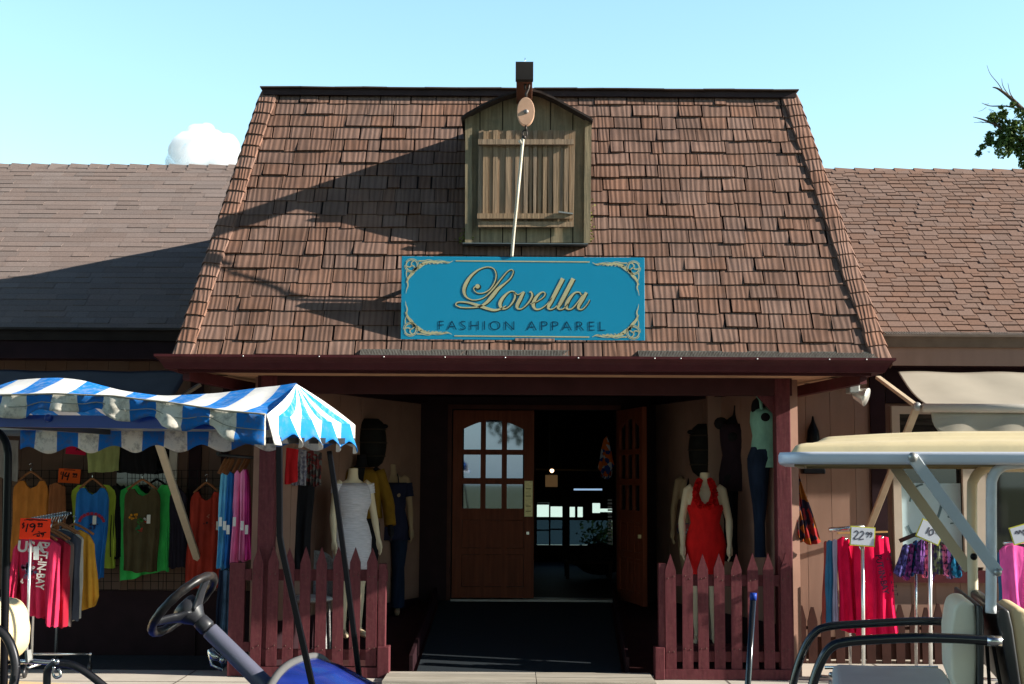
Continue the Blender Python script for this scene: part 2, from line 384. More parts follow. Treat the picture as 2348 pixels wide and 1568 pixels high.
# mansard roof
YR0, YR1 = YG + .09, 11.86
bl, br = P(402, 806, YR0), P(2036, 822, YR0)
tl, tr = P(603, 213, YR1), P(1823, 216, YR1)
z0 = zg + .0; z1 = (tl.z + tr.z) / 2
for q in (bl, br): q.z = z0
for q in (tl, tr): q.z = z1
def roofY(z): return lerp(YR0, YR1, (z - z0) / (z1 - z0))
run = YR1 - YR0; slope = math.hypot(run, z1 - z0)
eu = Vector((1, 0, 0)); ev = (Vector((0, run, z1 - z0))).normalized(); en = Vector((0, -(z1 - z0), run)).normalized()
DEEP = 4.2
b = B()                                             # roof body
PR = [(YR0, z0), (YR1, z1), (YR1 + .74, z1 - .47), (YR1 + 2.9, z1 - 1.05), (YR1 + 3.0, z0)]      # side outline: steep front, long fall to the back
def xe(z, sg): f = (z - z0) / (z1 - z0); return lerp(bl.x, tl.x, f) if sg < 0 else lerp(br.x, tr.x, f)
vs = [Vector((xe(z, -1), y, z)) for y, z in PR] + [Vector((xe(z, 1), y, z)) for y, z in PR]
b.add(vs, [(0, 1, 2, 3, 4), (5, 9, 8, 7, 6)] + [(i, 5 + i, 5 + (i + 1) % 5, (i + 1) % 5) for i in range(5)])
roof = b.build('roof', underlay, shop)
rnd = random.Random(3)
b = B(); NR = 20; ex = slope / NR
for r in range(NR):
    s0 = r * ex; f = s0 / slope
    xa, xb = lerp(bl.x, tl.x, f) + .05, lerp(br.x, tr.x, f) - .05
    x = xa - rnd.uniform(0, .1)
    base = Vector((0, YR0, z0)) + ev * s0 + en * .004
    while x < xb:
        wd = rnd.choice([.11, .12, .16, .20, .22, .25, .25, .31]) * rnd.uniform(.92, 1.06)
        xe = min(x + wd, xb + .03); xs = max(x, xa - .02)
        if xe - xs > .03:
            drop = rnd.choice([0, 0, .006, .012]) * rnd.uniform(.5, 1.3)
            thk = rnd.uniform(.014, .018) + (.010 if rnd.random() < .22 else 0)
            gap = rnd.choice([.004, .005, .009, .014, .020])
            e1 = rnd.uniform(-.003, .003)
            a0 = base + eu * (xs + gap / 2) - ev * (drop + e1); a1 = base + eu * (xe - gap / 2) - ev * (drop - e1)
            c0 = base + eu * (xs + gap / 2) + ev * (ex * 1.02); c1 = base + eu * (xe - gap / 2) + ev * (ex * 1.02)
            top = .004
            b.add([a0, a1, c1, c0, a0 + en * thk, a1 + en * thk, c1 + en * top, c0 + en * top],
                  [(0, 3, 2, 1), (4, 5, 6, 7), (0, 1, 5, 4), (1, 2, 6, 5), (2, 3, 7, 6), (3, 0, 4, 7)])
        x += wd
b.build('shingles', shing, roof)
# side slope shingle courses (seen only from other positions)
for nm, A, Bq, sg in (('left', bl, tl, -1), ('right', br, tr, 1)):
    b = B(); hv = (Bq - A); 
    for r in range(NR):
        f0, f1 = r / NR, (r + 1) / NR
        p0, p1 = A.lerp(Bq, f0), A.lerp(Bq, f1)
        y0_ = pl([(z0, YR1 + 2.9), (z1 - 1.05, YR1 + 2.8), (z1 - .47, YR1 + .6), (z1, YR1)], p1.z)
        yy = p0.y + .05
        while yy < y0_ - .05:
            ww = rnd.choice([.13, .25, .38]); y2 = min(yy + ww - .006, y0_ - .02); o = Vector((sg * .022, 0, 0)); o2 = Vector((sg * .006, 0, 0))
            b.add([Vector((p0.x, yy, p0.z)), Vector((p0.x, y2, p0.z)), Vector((p1.x, y2, p1.z)), Vector((p1.x, yy, p1.z)),
                   Vector((p0.x, yy, p0.z)) + o, Vector((p0.x, y2, p0.z)) + o, Vector((p1.x, y2, p1.z)) + o2, Vector((p1.x, yy, p1.z)) + o2],
                  [(0, 3, 2, 1), (4, 5, 6, 7), (0, 1, 5, 4), (1, 2, 6, 5), (2, 3, 7, 6), (3, 0, 4, 7)])
            yy += ww
    b.build('side_shingles', shing, roof)
# hip caps: rounded overlapping pieces up each hip
for A, Bq, sg in ((bl, tl, -1), (br, tr, 1)):
    b = B(); d = (Bq - A); L = d.length; d.normalize(); n = 22
    fx = Vector((-sg, 0, 0)); fx = (fx - d * fx.dot(d)).normalized(); sy = Vector((sg * .12, 1, 0)); sy = (sy - d * sy.dot(d)).normalized()
    for k in range(n):
        p = A + d * (L * k / n) + Vector((sg * .012, -.028, .0)); q = A + d * (L * (k + 1.12) / n) + Vector((sg * .004, -.012, .0))
        w_ = .150 + rnd.uniform(-.006, .01)
        prof = [fx * w_, fx * (w_ * .93) - sy * .016, fx * (w_ * .5) - sy * .020, -sy * .014 + fx * .0, sy * .03 - fx * .018, sy * (w_ * .6) - fx * .02, sy * w_]
        for s_ in (0,):
            vs = [p + o for o in prof] + [q + o * .96 for o in prof] + [p + o - (-sy + -fx * 0) * .012 for o in prof] + [q + o * .96 + sy * .012 for o in prof]
            m = len(prof); fs = [(i, i + 1, m + i + 1, m + i) for i in range(m - 1)] + [(2 * m + i, 3 * m + i, 3 * m + i + 1, 2 * m + i + 1) for i in range(m - 1)] + [(i, 2 * m + i, 2 * m + i + 1, i + 1) for i in range(m - 1)]
            b.add(vs, fs)
    b.build('hip_caps', shing_cap, roof)
# ridge board with its drip edge and thin cap
b = B(); b.box((tl.x + .01, YR1 - .075, z1 - .045), (tr.x - .01, YR1 + .03, z1 + .012)); b.build('ridge_board', M('ridge_flashing', (.05, .032, .032), rough=.5), roof)
b = B(); x = tl.x - .01
while x < tr.x - .01:
    wd = min(rnd.uniform(.22, .4), max(.05, tr.x + .01 - x)); h = rnd.uniform(0, .012)
    b.obox((x + wd / 2, YR1 - .01, z1 + .016 + h * .5), (1, 0, rnd.uniform(-.015, .015)), (0, 1, 0), (0, 0, 1), wd / 2, .10, .005); x += wd * .97
b.build('ridge_cap', M('ridge_cap_felt', (.10, .075, .06), rough=.9, isl=.2), roof)

# dormer with shutter
sz = P(1204, 561, 11).z
for _ in range(12):                     # where the sill height meets the roof plane
    Yd = roofY(sz) - .06; sz = P(1204, 561, Yd).z
def D(u, v, dy=0): return P(u, v, Yd + dy)
dorm = thing('dormer', (P(1205, 561, Yd).x, Yd, sz), None, None); dorm.parent = shop; dorm.location = dorm.location - Vector((0, YW, 0))
wallp = [D(1067, 556), D(1345, 556), D(1353, 275), D(1310, 253), D(1270, 231), D(1210, 212), D(1150, 227), D(1105, 247), D(1068, 270)]
ysh = 1.3
b = B(); b.prism([p + Vector((0, .03, 0)) for p in wallp], (0, ysh, 0)); b.build('core', underlay, dorm)
b = B()                                  # vertical front boards
edges = [1067, 1100, 1152, 1206, 1262, 1313, 1350]
for a, c in zip(edges, edges[1:]):
    def topv(u): return pl([(1067, 268), (1105, 244), (1150, 225), (1190, 214), (1215, 211), (1238, 215), (1270, 229), (1312, 252), (1353, 274)], u)
    b.prism([D(a + 1.2, 556), D(c - 1.2, 556), D(c - 1.2, topv(c)), D((a + c) / 2, topv((a + c) / 2)), D(a + 1.2, topv(a))], (0, .03, 0))
b.build('front_boards', green_wd, dorm)
for (u0, u1) in ((1066, 1082), (1338, 1353)):
    b = B(); b.prism([D(u0, 557, -.03), D(u1, 557, -.03), D(u1 + (3 if u0 > 1200 else 0), 266 if u0 < 1200 else 275, -.03), D(u0 + (3 if u0 > 1200 else 0), 268, -.03)], (0, .028, 0)); b.build('corner_trim', green_wd, dorm)
b = B(); b.box(tuple(D(1060, 556, -.07)), tuple(D(1345, 568, .1))); b.build('sill', M('grey_blue_sill', (.13, .16, .17), rough=.6, var=.2, scale=12), dorm)
# curved little roof over the dormer
rp = [(1057, 273), (1068, 264), (1107, 242), (1152, 222), (1190, 211), (1215, 208), (1238, 213), (1270, 227), (1312, 250), (1350, 271), (1359, 278)]
b = B(); up_ = [D(u, v - 5, -.13) for u, v in rp]; lo = [D(u, v, -.13) for u, v in rp]
b.prism(lo + up_[::-1], (0, ysh, 0)); b.build('dormer_roof', M('dormer_roof_felt', (.05, .04, .036), rough=.9, var=.3, scale=30), dorm)
# slatted shutter: narrow boards, two battens
sh = thing('shutter', D(1205, 410, -.03) - Vector((0, YW, 0)) - dorm.location, None, None); sh.parent = dorm
us = [1097, 1108, 1120, 1131, 1142, 1160, 1172, 1182, 1192, 1200, 1213, 1222, 1232, 1244, 1256, 1268, 1282, 1293, 1305, 1319]
b = B()
for i in range(len(us) - 1):
    off = -.052 if i % 2 else -.043; t_ = rnd.uniform(-3, 3)
    a = us[i] + .1; c = us[i + 1] - .1
    b.prism([D(a - (2 if a < 1200 else -0), 521 + t_, off), D(c - (2 if a < 1200 else 4) , 521 + t_, off), D(c, 298 + rnd.uniform(-1, 3), off), D(a, 298 + rnd.uniform(-1, 3), off)], (0, .016, 0))
b.build('slats', shut_wd, sh)
b = B()
b.prism([D(1096, 331, -.09), D(1315, 331, -.09), D(1315, 319, -.09), D(1096, 319, -.09)], (0, .03, 0))
b.prism([D(1094, 501, -.09), D(1313, 501, -.09), D(1313, 489, -.09), D(1094, 489, -.09)], (0, .03, 0))
b.prism([D(1096, 520, -.07), D(1313, 520, -.07), D(1313, 508, -.07), D(1096, 508, -.07)], (0, .02, 0))
b.build('batten', shut_wd, sh)
b = B(); b.beam(D(1280, 486, -.1), D(1313, 490, -.1), .02, .012); b.build('latch', galv, sh)
# hoist beam sticking out over the dormer
e = P(1202, 163, Yd - .62)
b = B(); hw = .066
b.beam((e.x, Yd - .62, e.z), (e.x + .012, Yd + .9, e.z - .06), hw * 2, hw * 2.05); hb = bevel(b.build('hoist_beam', M('beam_brown', (.17, .075, .05), rough=.7, var=.25, scale=10, st=(1, .3, 1)), dorm), .006)
b = B(); b.obox((e.x, Yd - .60, e.z), (1, 0, 0), (0, 1, 0), (0, 0, 1), hw + .006, .035, hw + .008); b.build('end_cap', M('metal_cap_dark', (.03, .026, .024), rough=.5), hb)
b = B(); b.tube([(e.x + .005, Yd - .6, e.z + hw), (e.x + .005, Yd - .6, e.z + hw + .05)], .003, 6); b.build('nail', steel, hb)
# moss at the dormer foot
b = B()
for k in range(260):
    sd_ = rnd.random() < .5
    u_, v_ = (rnd.gauss(1068, 7), rnd.triangular(520, 560, 556)) if sd_ else (rnd.gauss(1352, 5), rnd.triangular(430, 560, 550))
    p = D(u_, v_, -.02 + rnd.uniform(0, .04)); s_ = rnd.uniform(.006, .014); nn_ = Vector((rnd.gauss(0, 1), rnd.gauss(0, 1), rnd.gauss(0, 1))).normalized(); a_ = nn_.orthogonal().normalized(); c_ = nn_.cross(a_)
    b.add([p + a_ * s_, p + c_ * s_ * .7, p - a_ * s_, p - c_ * s_ * .7], [(0, 1, 2, 3)])
mo = b.build('moss', moss_m, dorm); mo['kind'] = 'stuff'

# porch: soffit, fascia, posts, header, alcove walls, floor
zc = zb + .012
b = B(); b.box((xg0 + .13, YG + .125, zc), (xg1 - .13, YW + .02, zc + .02)); b.build('soffit', soffit_m, shop)
b = B()
b.box((xg0 + .15, YG + .135, zc - .035), (xg1 - .15, YG + .165, zc - .001))
for xs, xe in ((xg0 + .2, -2.15), (xg1 - .2, 2.45)):
    b.beam((xs, YG + .2, zc - .05), (xe - .3 * (1 if xe > 0 else -1) * -1 * 0, YW, zc - .09), .06, .09)
b.build('fascia', maroon, shop)
b = B()
for (u0, v0, Y0) in ((478, 848, 10.9), (505, 853, 11.3), (560, 880, 12.1), (1965, 858, 10.8), (1917, 868, 11.2), (1860, 884, 11.9)):
    p = P(u0, v0, Y0); b.box((p.x - .06, Y0 - .04, zc - .004), (p.x + .06, Y0 + .04, zc - .001))
b.build('soffit_vent', M('vent_dark', (.06, .04, .03), rough=.8), shop)
def post(u0, u1, nm):
    a, c = P(u0, 1200, YP), P(u1, 1200, YP)
    b = B(); b.box((a.x, YP, 0.012), (c.x, YP + (c.x - a.x), zc)); return bevel(b.build(nm, maroon_w, shop), .008)
post(590, 627, 'porch_post'); post(1781, 1816, 'porch_post')
b = B()                                     # beam between the posts and dark porch ceiling
b.box((P(590, 900, YP).x, YP + .01, zc - .15), (P(1816, 900, YP).x, YP + .13, zc - .001)); b.build('porch_beam', M('dark_maroon_beam', (.05, .018, .02), rough=.6), shop)
b = B()
for sx, (u0, u1) in ((1, (1700, 1781)), (-1, (627, 700))):
    p = P(u1 if sx > 0 else u0, 900, YP); b.prism([(p.x, YP + .04, zc - .15), (p.x - sx * .16, YP + .04, zc - .15), (p.x, YP + .04, zc - .33)], (0, .05, 0))
b.build('beam_bracket', maroon_w, shop)
# alcove corner points
La, Lb = Vector((P(610, 1000, YP + .14).x, YP + .16, 0)), Vector((P(962, 1200, YD - .05).x, YD - .05, 0))
Ra, Rb = Vector((P(1800, 1000, YP + .14).x, YP + .16, 0)), Vector((P(1504, 1200, YD - .05).x, YD - .05, 0))
ztop = P(1200, 928, YD).z
for A_, B_, sg in ((La, Lb, -1), (Ra, Rb, 1)):
    d = (B_ - A_).normalized(); nrm = Vector((-d.y, d.x, 0)) * (1 if sg > 0 else -1)
    if nrm.x * sg < 0: nrm = -nrm
    b = B(); L = (B_ - A_).length; k = 0; x = 0
    b.obox((A_ + B_) / 2 + nrm * .08 + Vector((0, 0, zc / 2)), d, nrm, (0, 0, 1), L / 2, .05, zc / 2); b.build('alcove_wall', tan_dk, shop)
    b = B()
    while x < L:
        e_ = min(x + .40, L); b.obox(A_ + d * ((x + e_) / 2) + nrm * .014 + Vector((0, 0, ztop / 2)), d, nrm, (0, 0, 1), (e_ - x) / 2 - .003, .014, ztop / 2); x += .40
    b.build('alcove_panelling', tan_dk, shop)
    b = B(); b.obox((A_ + B_) / 2 - nrm * .03 + Vector((0, 0, (ztop + zc) / 2)), d, nrm, (0, 0, 1), L / 2, .03, (zc - ztop) / 2 - .001); b.build('alcove_trim', dkred, shop); b = B()
    b.obox(A_ + d * (L / 2) - nrm * .012 + Vector((0, 0, .22)), d, nrm, (0, 0, 1), L / 2, .012, .22)
    b.build('skirting_board', dkred, shop)
# back wall of the alcove around the doorway
zD = P(1200, 1372, YD).z; zDt = P(1200, 940, YD).z
xl0, xl1 = P(1035, 1200, YD).x, P(1225, 1200, YD).x; xr1 = P(1413, 1200, YD).x
b = B()
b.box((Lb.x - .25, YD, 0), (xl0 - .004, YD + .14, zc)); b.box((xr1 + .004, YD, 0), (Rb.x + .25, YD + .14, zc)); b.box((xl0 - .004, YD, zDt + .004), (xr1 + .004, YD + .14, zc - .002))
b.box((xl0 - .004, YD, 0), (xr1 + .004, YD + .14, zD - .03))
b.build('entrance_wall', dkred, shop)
b = B()
b.box((xl0 - .05, YD - .02, zD - .02), (xl0 - .006, YD - .002, zDt + .05)); b.box((xr1 + .006, YD - .02, zD - .02), (xr1 + .05, YD - .002, zDt + .05)); b.box((xl0 - .05, YD - .022, zDt + .008), (xr1 + .05, YD - .002, zDt + .055))
b.build('door_frame', M('door_casing', (.07, .024, .018), rough=.5), shop)
b = B(); b.box((xl0, YD - .06, zD - .03), (xr1, YD + .2, zD - .006)); b.build('threshold', M('aluminium_threshold', (.25, .25, .25), metal=.6, rough=.4), shop)
# deck that rises to the door
b = B(); b.add([(-2.2, YP + .2, -.03), (2.5, YP + .2, -.03), (2.5, YP + .2, .035), (-2.2, YP + .2, .035), (-2.2, YD, -.03), (2.5, YD, -.03), (2.5, YD, zD - .035), (-2.2, YD, zD - .035)],
               [(0, 1, 2, 3), (3, 2, 6, 7), (4, 7, 6, 5), (0, 4, 5, 1), (0, 3, 7, 4), (1, 5, 6, 2)])
b.build('porch_floor', M('deck_dark_red', (.055, .022, .022), rough=.7), shop)
a0, a1 = PZ(958, 1532, .05).x, PZ(1424, 1538, .05).x; c0, c1 = P(1008, 1374, YD).x, P(1398, 1374, YD).x
b = B(); yy = YP + .14
b.add([(a0, yy, .02), (a1, yy, .02), (a1, yy, .046), (a0, yy, .046), (c0, YD - .02, zD - .06), (c1, YD - .02, zD - .06), (c1, YD - .02, zD - .022), (c0, YD - .02, zD - .022)],
      [(0, 1, 2, 3), (3, 2, 6, 7), (4, 7, 6, 5), (0, 4, 5, 1), (0, 3, 7, 4), (1, 5, 6, 2)])
b.build('door_mat', carpet, None, label='long dark carpet runner sloping up through the porch to the open doorway', cat='carpet runner')
# kick boards each side of the ramp
for aa, cc in ((a0 - .05, c0 - .04), (a1 + .05, c1 + .04)):
    b = B(); b.beam((aa, yy, .10), (cc, YD - .03, zD + .04), .03, .16); b.build('kick_board', dkred, shop)
# grey plank step
b = B(); p0, p1 = PZ(886, 1545, .055), PZ(1494, 1550, .055)
y = 10.78
for k in range(4):
    x = p0.x
    while x < p1.x - .05:
        e_ = min(x + rnd.choice([1.0, 1.25, 1.45]), p1.x); b.obox(((x + e_) / 2, y + .07, .036 + rnd.uniform(-.002, .002)), (1, 0, 0), (0, 1, 0), (0, 0, 1), (e_ - x) / 2 - .003, .066, .022); x = e_
    y += .142
b.build('plank_step', greyw, None, label='low grey weathered plank step at the front of the porch ramp', cat='step', origin=(.3, 11, 0))

# doors
def door(parentpt, name, label, xa, xb, Ya, Yb, glassmat, panel_l, arch=True):
    """door leaf from hinge (xa,Ya) to free edge (xb,Yb)"""
    t = thing(name, (xa, Ya, zD), label, None)
    t.parent = shop; t.location = t.location - Vector((0, YW, 0))
    h = Vector((xa, Ya, zD)); d = Vector((xb - xa, Yb - Ya, 0)); Wd = d.length; d.normalize(); n = Vector((-d.y, d.x, 0))
    if n.y < 0: n = -n
    Hd = zDt - zD - .006; th = .022
    def bx(b, s0, s1, z0_, z1_, dn=0, hn=th): b.obox(h + d * ((s0 + s1) / 2) + n * (th + dn) + Vector((0, 0, (z0_ + z1_) / 2)), d, n, (0, 0, 1), (s1 - s0) / 2, hn, (z1_ - z0_) / 2)
    zr = lambda v: (1372 - v) / 432 * Hd
    sx = lambda u: (u - 1035) / 190 * Wd
    if xb < xa + 0 and False: pass
    cols = [(1062, 1100), (1112, 1149), (1161, 1197)]; rows = [(965, 1031), (1043, 1097), (1111, 1166)]
    b = B()
    bx(b, .004, sx(1058), .004, Hd); bx(b, sx(1201), Wd - .004, .004, Hd)
    ed = [1058, *[q for c in cols for q in c][1:-1], 1201]
    zz = [Hd, zr(963), zr(1033), zr(1040), zr(1100), zr(1109), zr(1168), zr(1193)]
    bx(b, sx(1058), sx(1201), zr(962), Hd, 0, th - .001)
    for a_, c_ in ((1031, 1043), (1097, 1111), (1167, 1193), (1258, 1272), (1346, 1370.5)): bx(b, sx(1058), sx(1201), zr(c_), zr(a_), 0, th - .001)
    for a_, c_ in ((1100, 1112), (1149, 1161)): bx(b, sx(a_), sx(c_), zr(1370), zr(963), 0, th - .002)
    # arch piece over the top panes
    if arch:
        N = 14; ptsb = []
        for i in range(N + 1):
            u = lerp(1058, 1201, i / N); ptsb.append((sx(u), zr(984 - 22 * math.sin(math.pi * i / N))))
        for (s0, q0), (s1, q1) in zip(ptsb, ptsb[1:]):
            pts = [h + d * s0 + n * .004 + Vector((0, 0, q0)), h + d * s1 + n * .004 + Vector((0, 0, q1)), h + d * s1 + n * .004 + Vector((0, 0, zr(962) + .001)), h + d * s0 + n * .004 + Vector((0, 0, zr(962) + .001))]
            b.prism(pts, n * (2 * th - .008))
    leaf = b.build('door_leaf', doorwood, t)
    b = B()
    for c in cols:
        for (v0, v1) in ((1194, 1257), (1273, 1345)):
            bx(b, sx(c[0] - 3), sx(c[1] + 3), zr(v1), zr(v0), 0, th - .012); bx(b, sx(c[0] + 5), sx(c[1] - 5), zr(v1 - 8), zr(v0 + 8), 0, th - .005)
    b.build('door_panel', doorwood, t)
    for c in cols:
        for (v0, v1) in rows:
            b = B(); bx(b, sx(c[0] - 1), sx(c[1] + 1), zr(v1 + 1), zr(v0 - 1), 0, .004); b.build('pane', glassmat, t)
    return t, bx, sx, zr, Wd
dl, bx, sx, zr, Wd = door(None, 'door', 'closed left door leaf with nine panes and brass plate', xl0 + .004, xl1 - .002, YD, YD, glass, None)
b = B(); bx(b, sx(1202), sx(1221), zr(1185), zr(1103), -.026, .003); pp = b.build('push_plate', brass, dl)
b = B()
for v in (1120, 1137, 1160, 1172): bx(b, sx(1205), sx(1217), zr(v + 2), zr(v), -.0295, .0012)
b.build('engraving', M('plate_mark', (.35, .28, .12), rough=.5), pp)
b = B(); bx(b, sx(1207), sx(1213), zr(1226), zr(1220), -.028, .008); b.build('lock', steel, dl)
dr, bx, sx, zr, Wd = door(None, 'door', 'right door leaf swung open outward', xr1 - .0, P(1473, 1200, 13.25).x, YD - .03, 13.22, dglass, None)
b = B(); bx(b, sx(1207), sx(1213), zr(1226), zr(1218), -.03, .02); b.build('door_knob', brass, dr)

# interior shell and what shows through the doorway
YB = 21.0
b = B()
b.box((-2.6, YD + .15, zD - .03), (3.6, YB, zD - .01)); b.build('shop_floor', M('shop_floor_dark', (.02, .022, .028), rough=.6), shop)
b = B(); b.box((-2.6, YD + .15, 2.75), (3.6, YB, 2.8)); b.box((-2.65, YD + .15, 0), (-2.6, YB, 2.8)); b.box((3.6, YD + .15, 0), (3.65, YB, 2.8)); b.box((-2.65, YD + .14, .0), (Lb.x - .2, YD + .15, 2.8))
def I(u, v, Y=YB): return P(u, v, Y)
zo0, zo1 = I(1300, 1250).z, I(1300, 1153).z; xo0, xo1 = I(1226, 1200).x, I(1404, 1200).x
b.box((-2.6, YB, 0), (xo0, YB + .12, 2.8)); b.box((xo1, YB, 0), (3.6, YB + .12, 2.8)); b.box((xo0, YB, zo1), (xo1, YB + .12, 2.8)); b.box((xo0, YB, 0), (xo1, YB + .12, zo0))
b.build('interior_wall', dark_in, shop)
b = B()
for u0, u1, v0, v1 in ((1258, 1262, 1153, 1250), (1289, 1306, 1153, 1250), (1336, 1358, 1153, 1188), (1262, 1289, 1153, 1161), (1306, 1336, 1153, 1162), (1226, 1258, 1153, 1157), (1318, 1324, 1150, 1190), (1226, 1231, 1150, 1250), (1358, 1376, 1176, 1190), (1376, 1404, 1153, 1166), (1376, 1404, 1174, 1190), (1226, 1404, 1186, 1192), (1226, 1258, 1214, 1217), (1262, 1289, 1212, 1215)):
    p, q = I(u0, v1), I(u1, v0); b.box((p.x, YB + .02, p.z), (q.x, YB + .07, q.z))
b.build('rear_window_frame', dkred, shop)
tg = bpy.data.materials.new('tinted_glass'); tg.use_nodes = True; tn = tg.node_tree.nodes; tn.remove(tn['Principled BSDF'])
tb = tn.new('ShaderNodeBsdfTransparent'); tb.inputs[0].default_value = (.13, .17, .21, 1); tg.node_tree.links.new(tb.outputs[0], tn['Material Output'].inputs[0])
b = B(); p, q = I(1227, 1249), I(1403, 1190); b.box((p.x, YB + .075, p.z), (q.x, YB + .08, q.z)); b.build('rear_window_pane', tg, shop)
# ------------------------------------------------------------------ neighbouring wings
def wing(name, label, x0, x1, ridgepts, mat, capmat, nrows, tab, seed, style):
    t = thing(name, ((x0 + x1) / 2, YW, 0), label, 'building')
    YE = 12.15; rd = random.Random(seed)
    ze = P(*ridgepts[1], YE).z; YRg = 15.3; zr_ = P(*ridgepts[0], YRg).z
    e = Vector((0, YRg - YE, zr_ - ze)); L = e.length; e.normalize(); n = Vector((0, -(zr_ - ze), YRg - YE)).normalized()
    b = B(); b.add([(x0, YE, ze), (x1, YE, ze), (x1, YRg, zr_), (x0, YRg, zr_), (x0, 2 * YRg - YE, ze), (x1, 2 * YRg - YE, ze)],
                   [(0, 1, 2, 3), (3, 2, 5, 4), (0, 3, 4), (1, 5, 2), (0, 4, 5, 1)])
    rf = b.build('roof', underlay, t)
    b = B(); ex = L / nrows
    for r in range(nrows):
        base = Vector((0, YE, ze)) + e * (r * ex) + n * .003
        x = x0 - rd.uniform(0, tab); shift = 0
        while x < x1:
            wd = tab * (rd.uniform(.35, 1.5) if style == 'lam' else 1.0); xs, xe = max(x, x0), min(x + wd, x1)
            if xe - xs > .02:
                thk = .004 + (.005 if rd.random() < .35 else 0) if style == 'lam' else .011 + .006 * rd.random()
                drop = 0 if style == 'lam' else ex * (.42 * int(((x * 1.7 - r * .16 + 1.2 * noise.noise(Vector((x * 1.1, r * .17, seed)))) * 1.6) % 2 > 1.0) + .12 * rd.random())
                g_ = .0015 if style == 'lam' else .004
                a0 = base + eu * (xs + g_) - e * (drop * 1.0); a1 = base + eu * (xe - g_) - e * drop
                c0 = base + eu * (xs + g_) + e * (ex * 1.05); c1 = base + eu * (xe - g_) + e * (ex * 1.05)
                b.add([a0 + n * thk, a1 + n * thk, c1 + n * .001, c0 + n * .001, a0 - n * .004, a1 - n * .004, c0 - n * .003, c1 - n * .003],
                      [(0, 1, 2, 3), (4, 5, 1, 0), (5, 7, 2, 1), (4, 0, 3, 6)])
            x += wd
    b.build('shingles', mat, rf)
    b = B(); x = x0; k = 0
    while x < x1:
        b.add([Vector((x, YRg - .13, zr_ - .085)), Vector((x + .25, YRg - .13, zr_ - .105)), Vector((x + .25, YRg, zr_ + .004)), Vector((x, YRg, zr_ + .022)), Vector((x, YRg + .13, zr_ - .085)), Vector((x + .25, YRg + .13, zr_ - .105))],
              [(0, 1, 2, 3), (3, 2, 5, 4)]); x += .235
    b.build('ridge_caps', capmat, rf)
    return t, YE, ze
wl, YE, zeL = wing('shop_wing', 'left shop wing with grey asphalt roof, half in shadow of the taller shop', -9.5, bl.x + .55, ((300, 379), (300, 757)), asph_l, asph_l, 34, .32, 5, 'lam')
wr, YE, zeR = wing('shop_wing', 'right shop wing with sunlit brown shingle roof above beige awning', br.x - .62, 9.8, ((2100, 389), (2100, 772)), asph_r, asph_r, 36, .155, 9, 'lock')
for t, x0, x1, ze, gm_ in ((wl, -9.5, xg0 + .25, zeL, gutter_dk), (wr, xg1 - .2, 9.8, zeR, M('brown_gutter', (.13, .10, .08), rough=.5))):
    gutter(x0, x1, YE - .10, ze + .012, ze - .10, 12, 'gutter', gm_, t, ret=False)
    b = B(); b.box((x0, YE - .01, ze - .27), (x1, YE + .02, ze - .012)); b.build('fascia', tan if t is wr else dkred, t)
    b = B(); b.box((x0, YE + .02, ze - .25), (x1, YW + .02, ze - .23)); b.build('soffit', dkred, t)
if True:
    b = B(); p, q = P(2030, 765, YE - .09), P(2030, 772, YE)
    for k in range(210):
        x = p.x + .02 + k * .024
        if x < 8: b.beam((x, YE - .09, zeR + .012), (x, YE + .03, zeR + .05), .01, .004)
    b.build('leaf_guard', gm, wr)
# walls (vertical siding boards)
def siding(x0, x1, z0_, z1_, y, parent, mat=tan, wd=.2, name='siding'):
    b = B(); x = x0
    while x < x1 - .01:
        e_ = min(x + wd, x1); b.box((x + .0018, y, z0_), (e_ - .0018, y + .02, z1_)); x += wd
    o = b.build(name, mat, parent)
    return o
zs = zeL - .25
xw = La.x + .42                                       # left wing wall meets the alcove wall
b = B(); b.box((-9.5, YW + .022, 0), (xw - .05, YW + .12, zs)); b.build('wall', dkred, wl)
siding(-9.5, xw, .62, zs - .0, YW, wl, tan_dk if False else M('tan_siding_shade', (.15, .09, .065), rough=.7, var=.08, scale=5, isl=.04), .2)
b = B(); b.box((-9.5, YW - .012, 0), (xw, YW + .02, .615)); b.build('kick_wall', dkred, wl)
b = B()
for u0, u1 in ((434, 462), (508, 524)):
    p, q = P(u0, 1000, YW - .03), P(u1, 1000, YW - .03); b.box((p.x, YW - .03, 0), (q.x, YW - .002, zs))
b.build('corner_board', dkred, wl)
# dark window behind the hanging shirts, white frame strip
t_ = thing('window', (P(400, 1200, YW).x, YW, 1.2), None, None); t_.parent = wl; t_.location = t_.location - wl.location
p, q = P(262, 1250, YW - .01), P(392, 985, YW - .01)
b = B(); b.box((p.x, YW - .014, p.z), (q.x, YW - .004, q.z)); b.build('pane', dglass, t_)
b = B(); b.box((q.x, YW - .04, p.z), (q.x + .075, YW - .004, q.z + .3)); b.box((p.x - .06, YW - .04, q.z), (q.x, YW - .004, q.z + .06)); b.build('window_frame', white_p, t_)

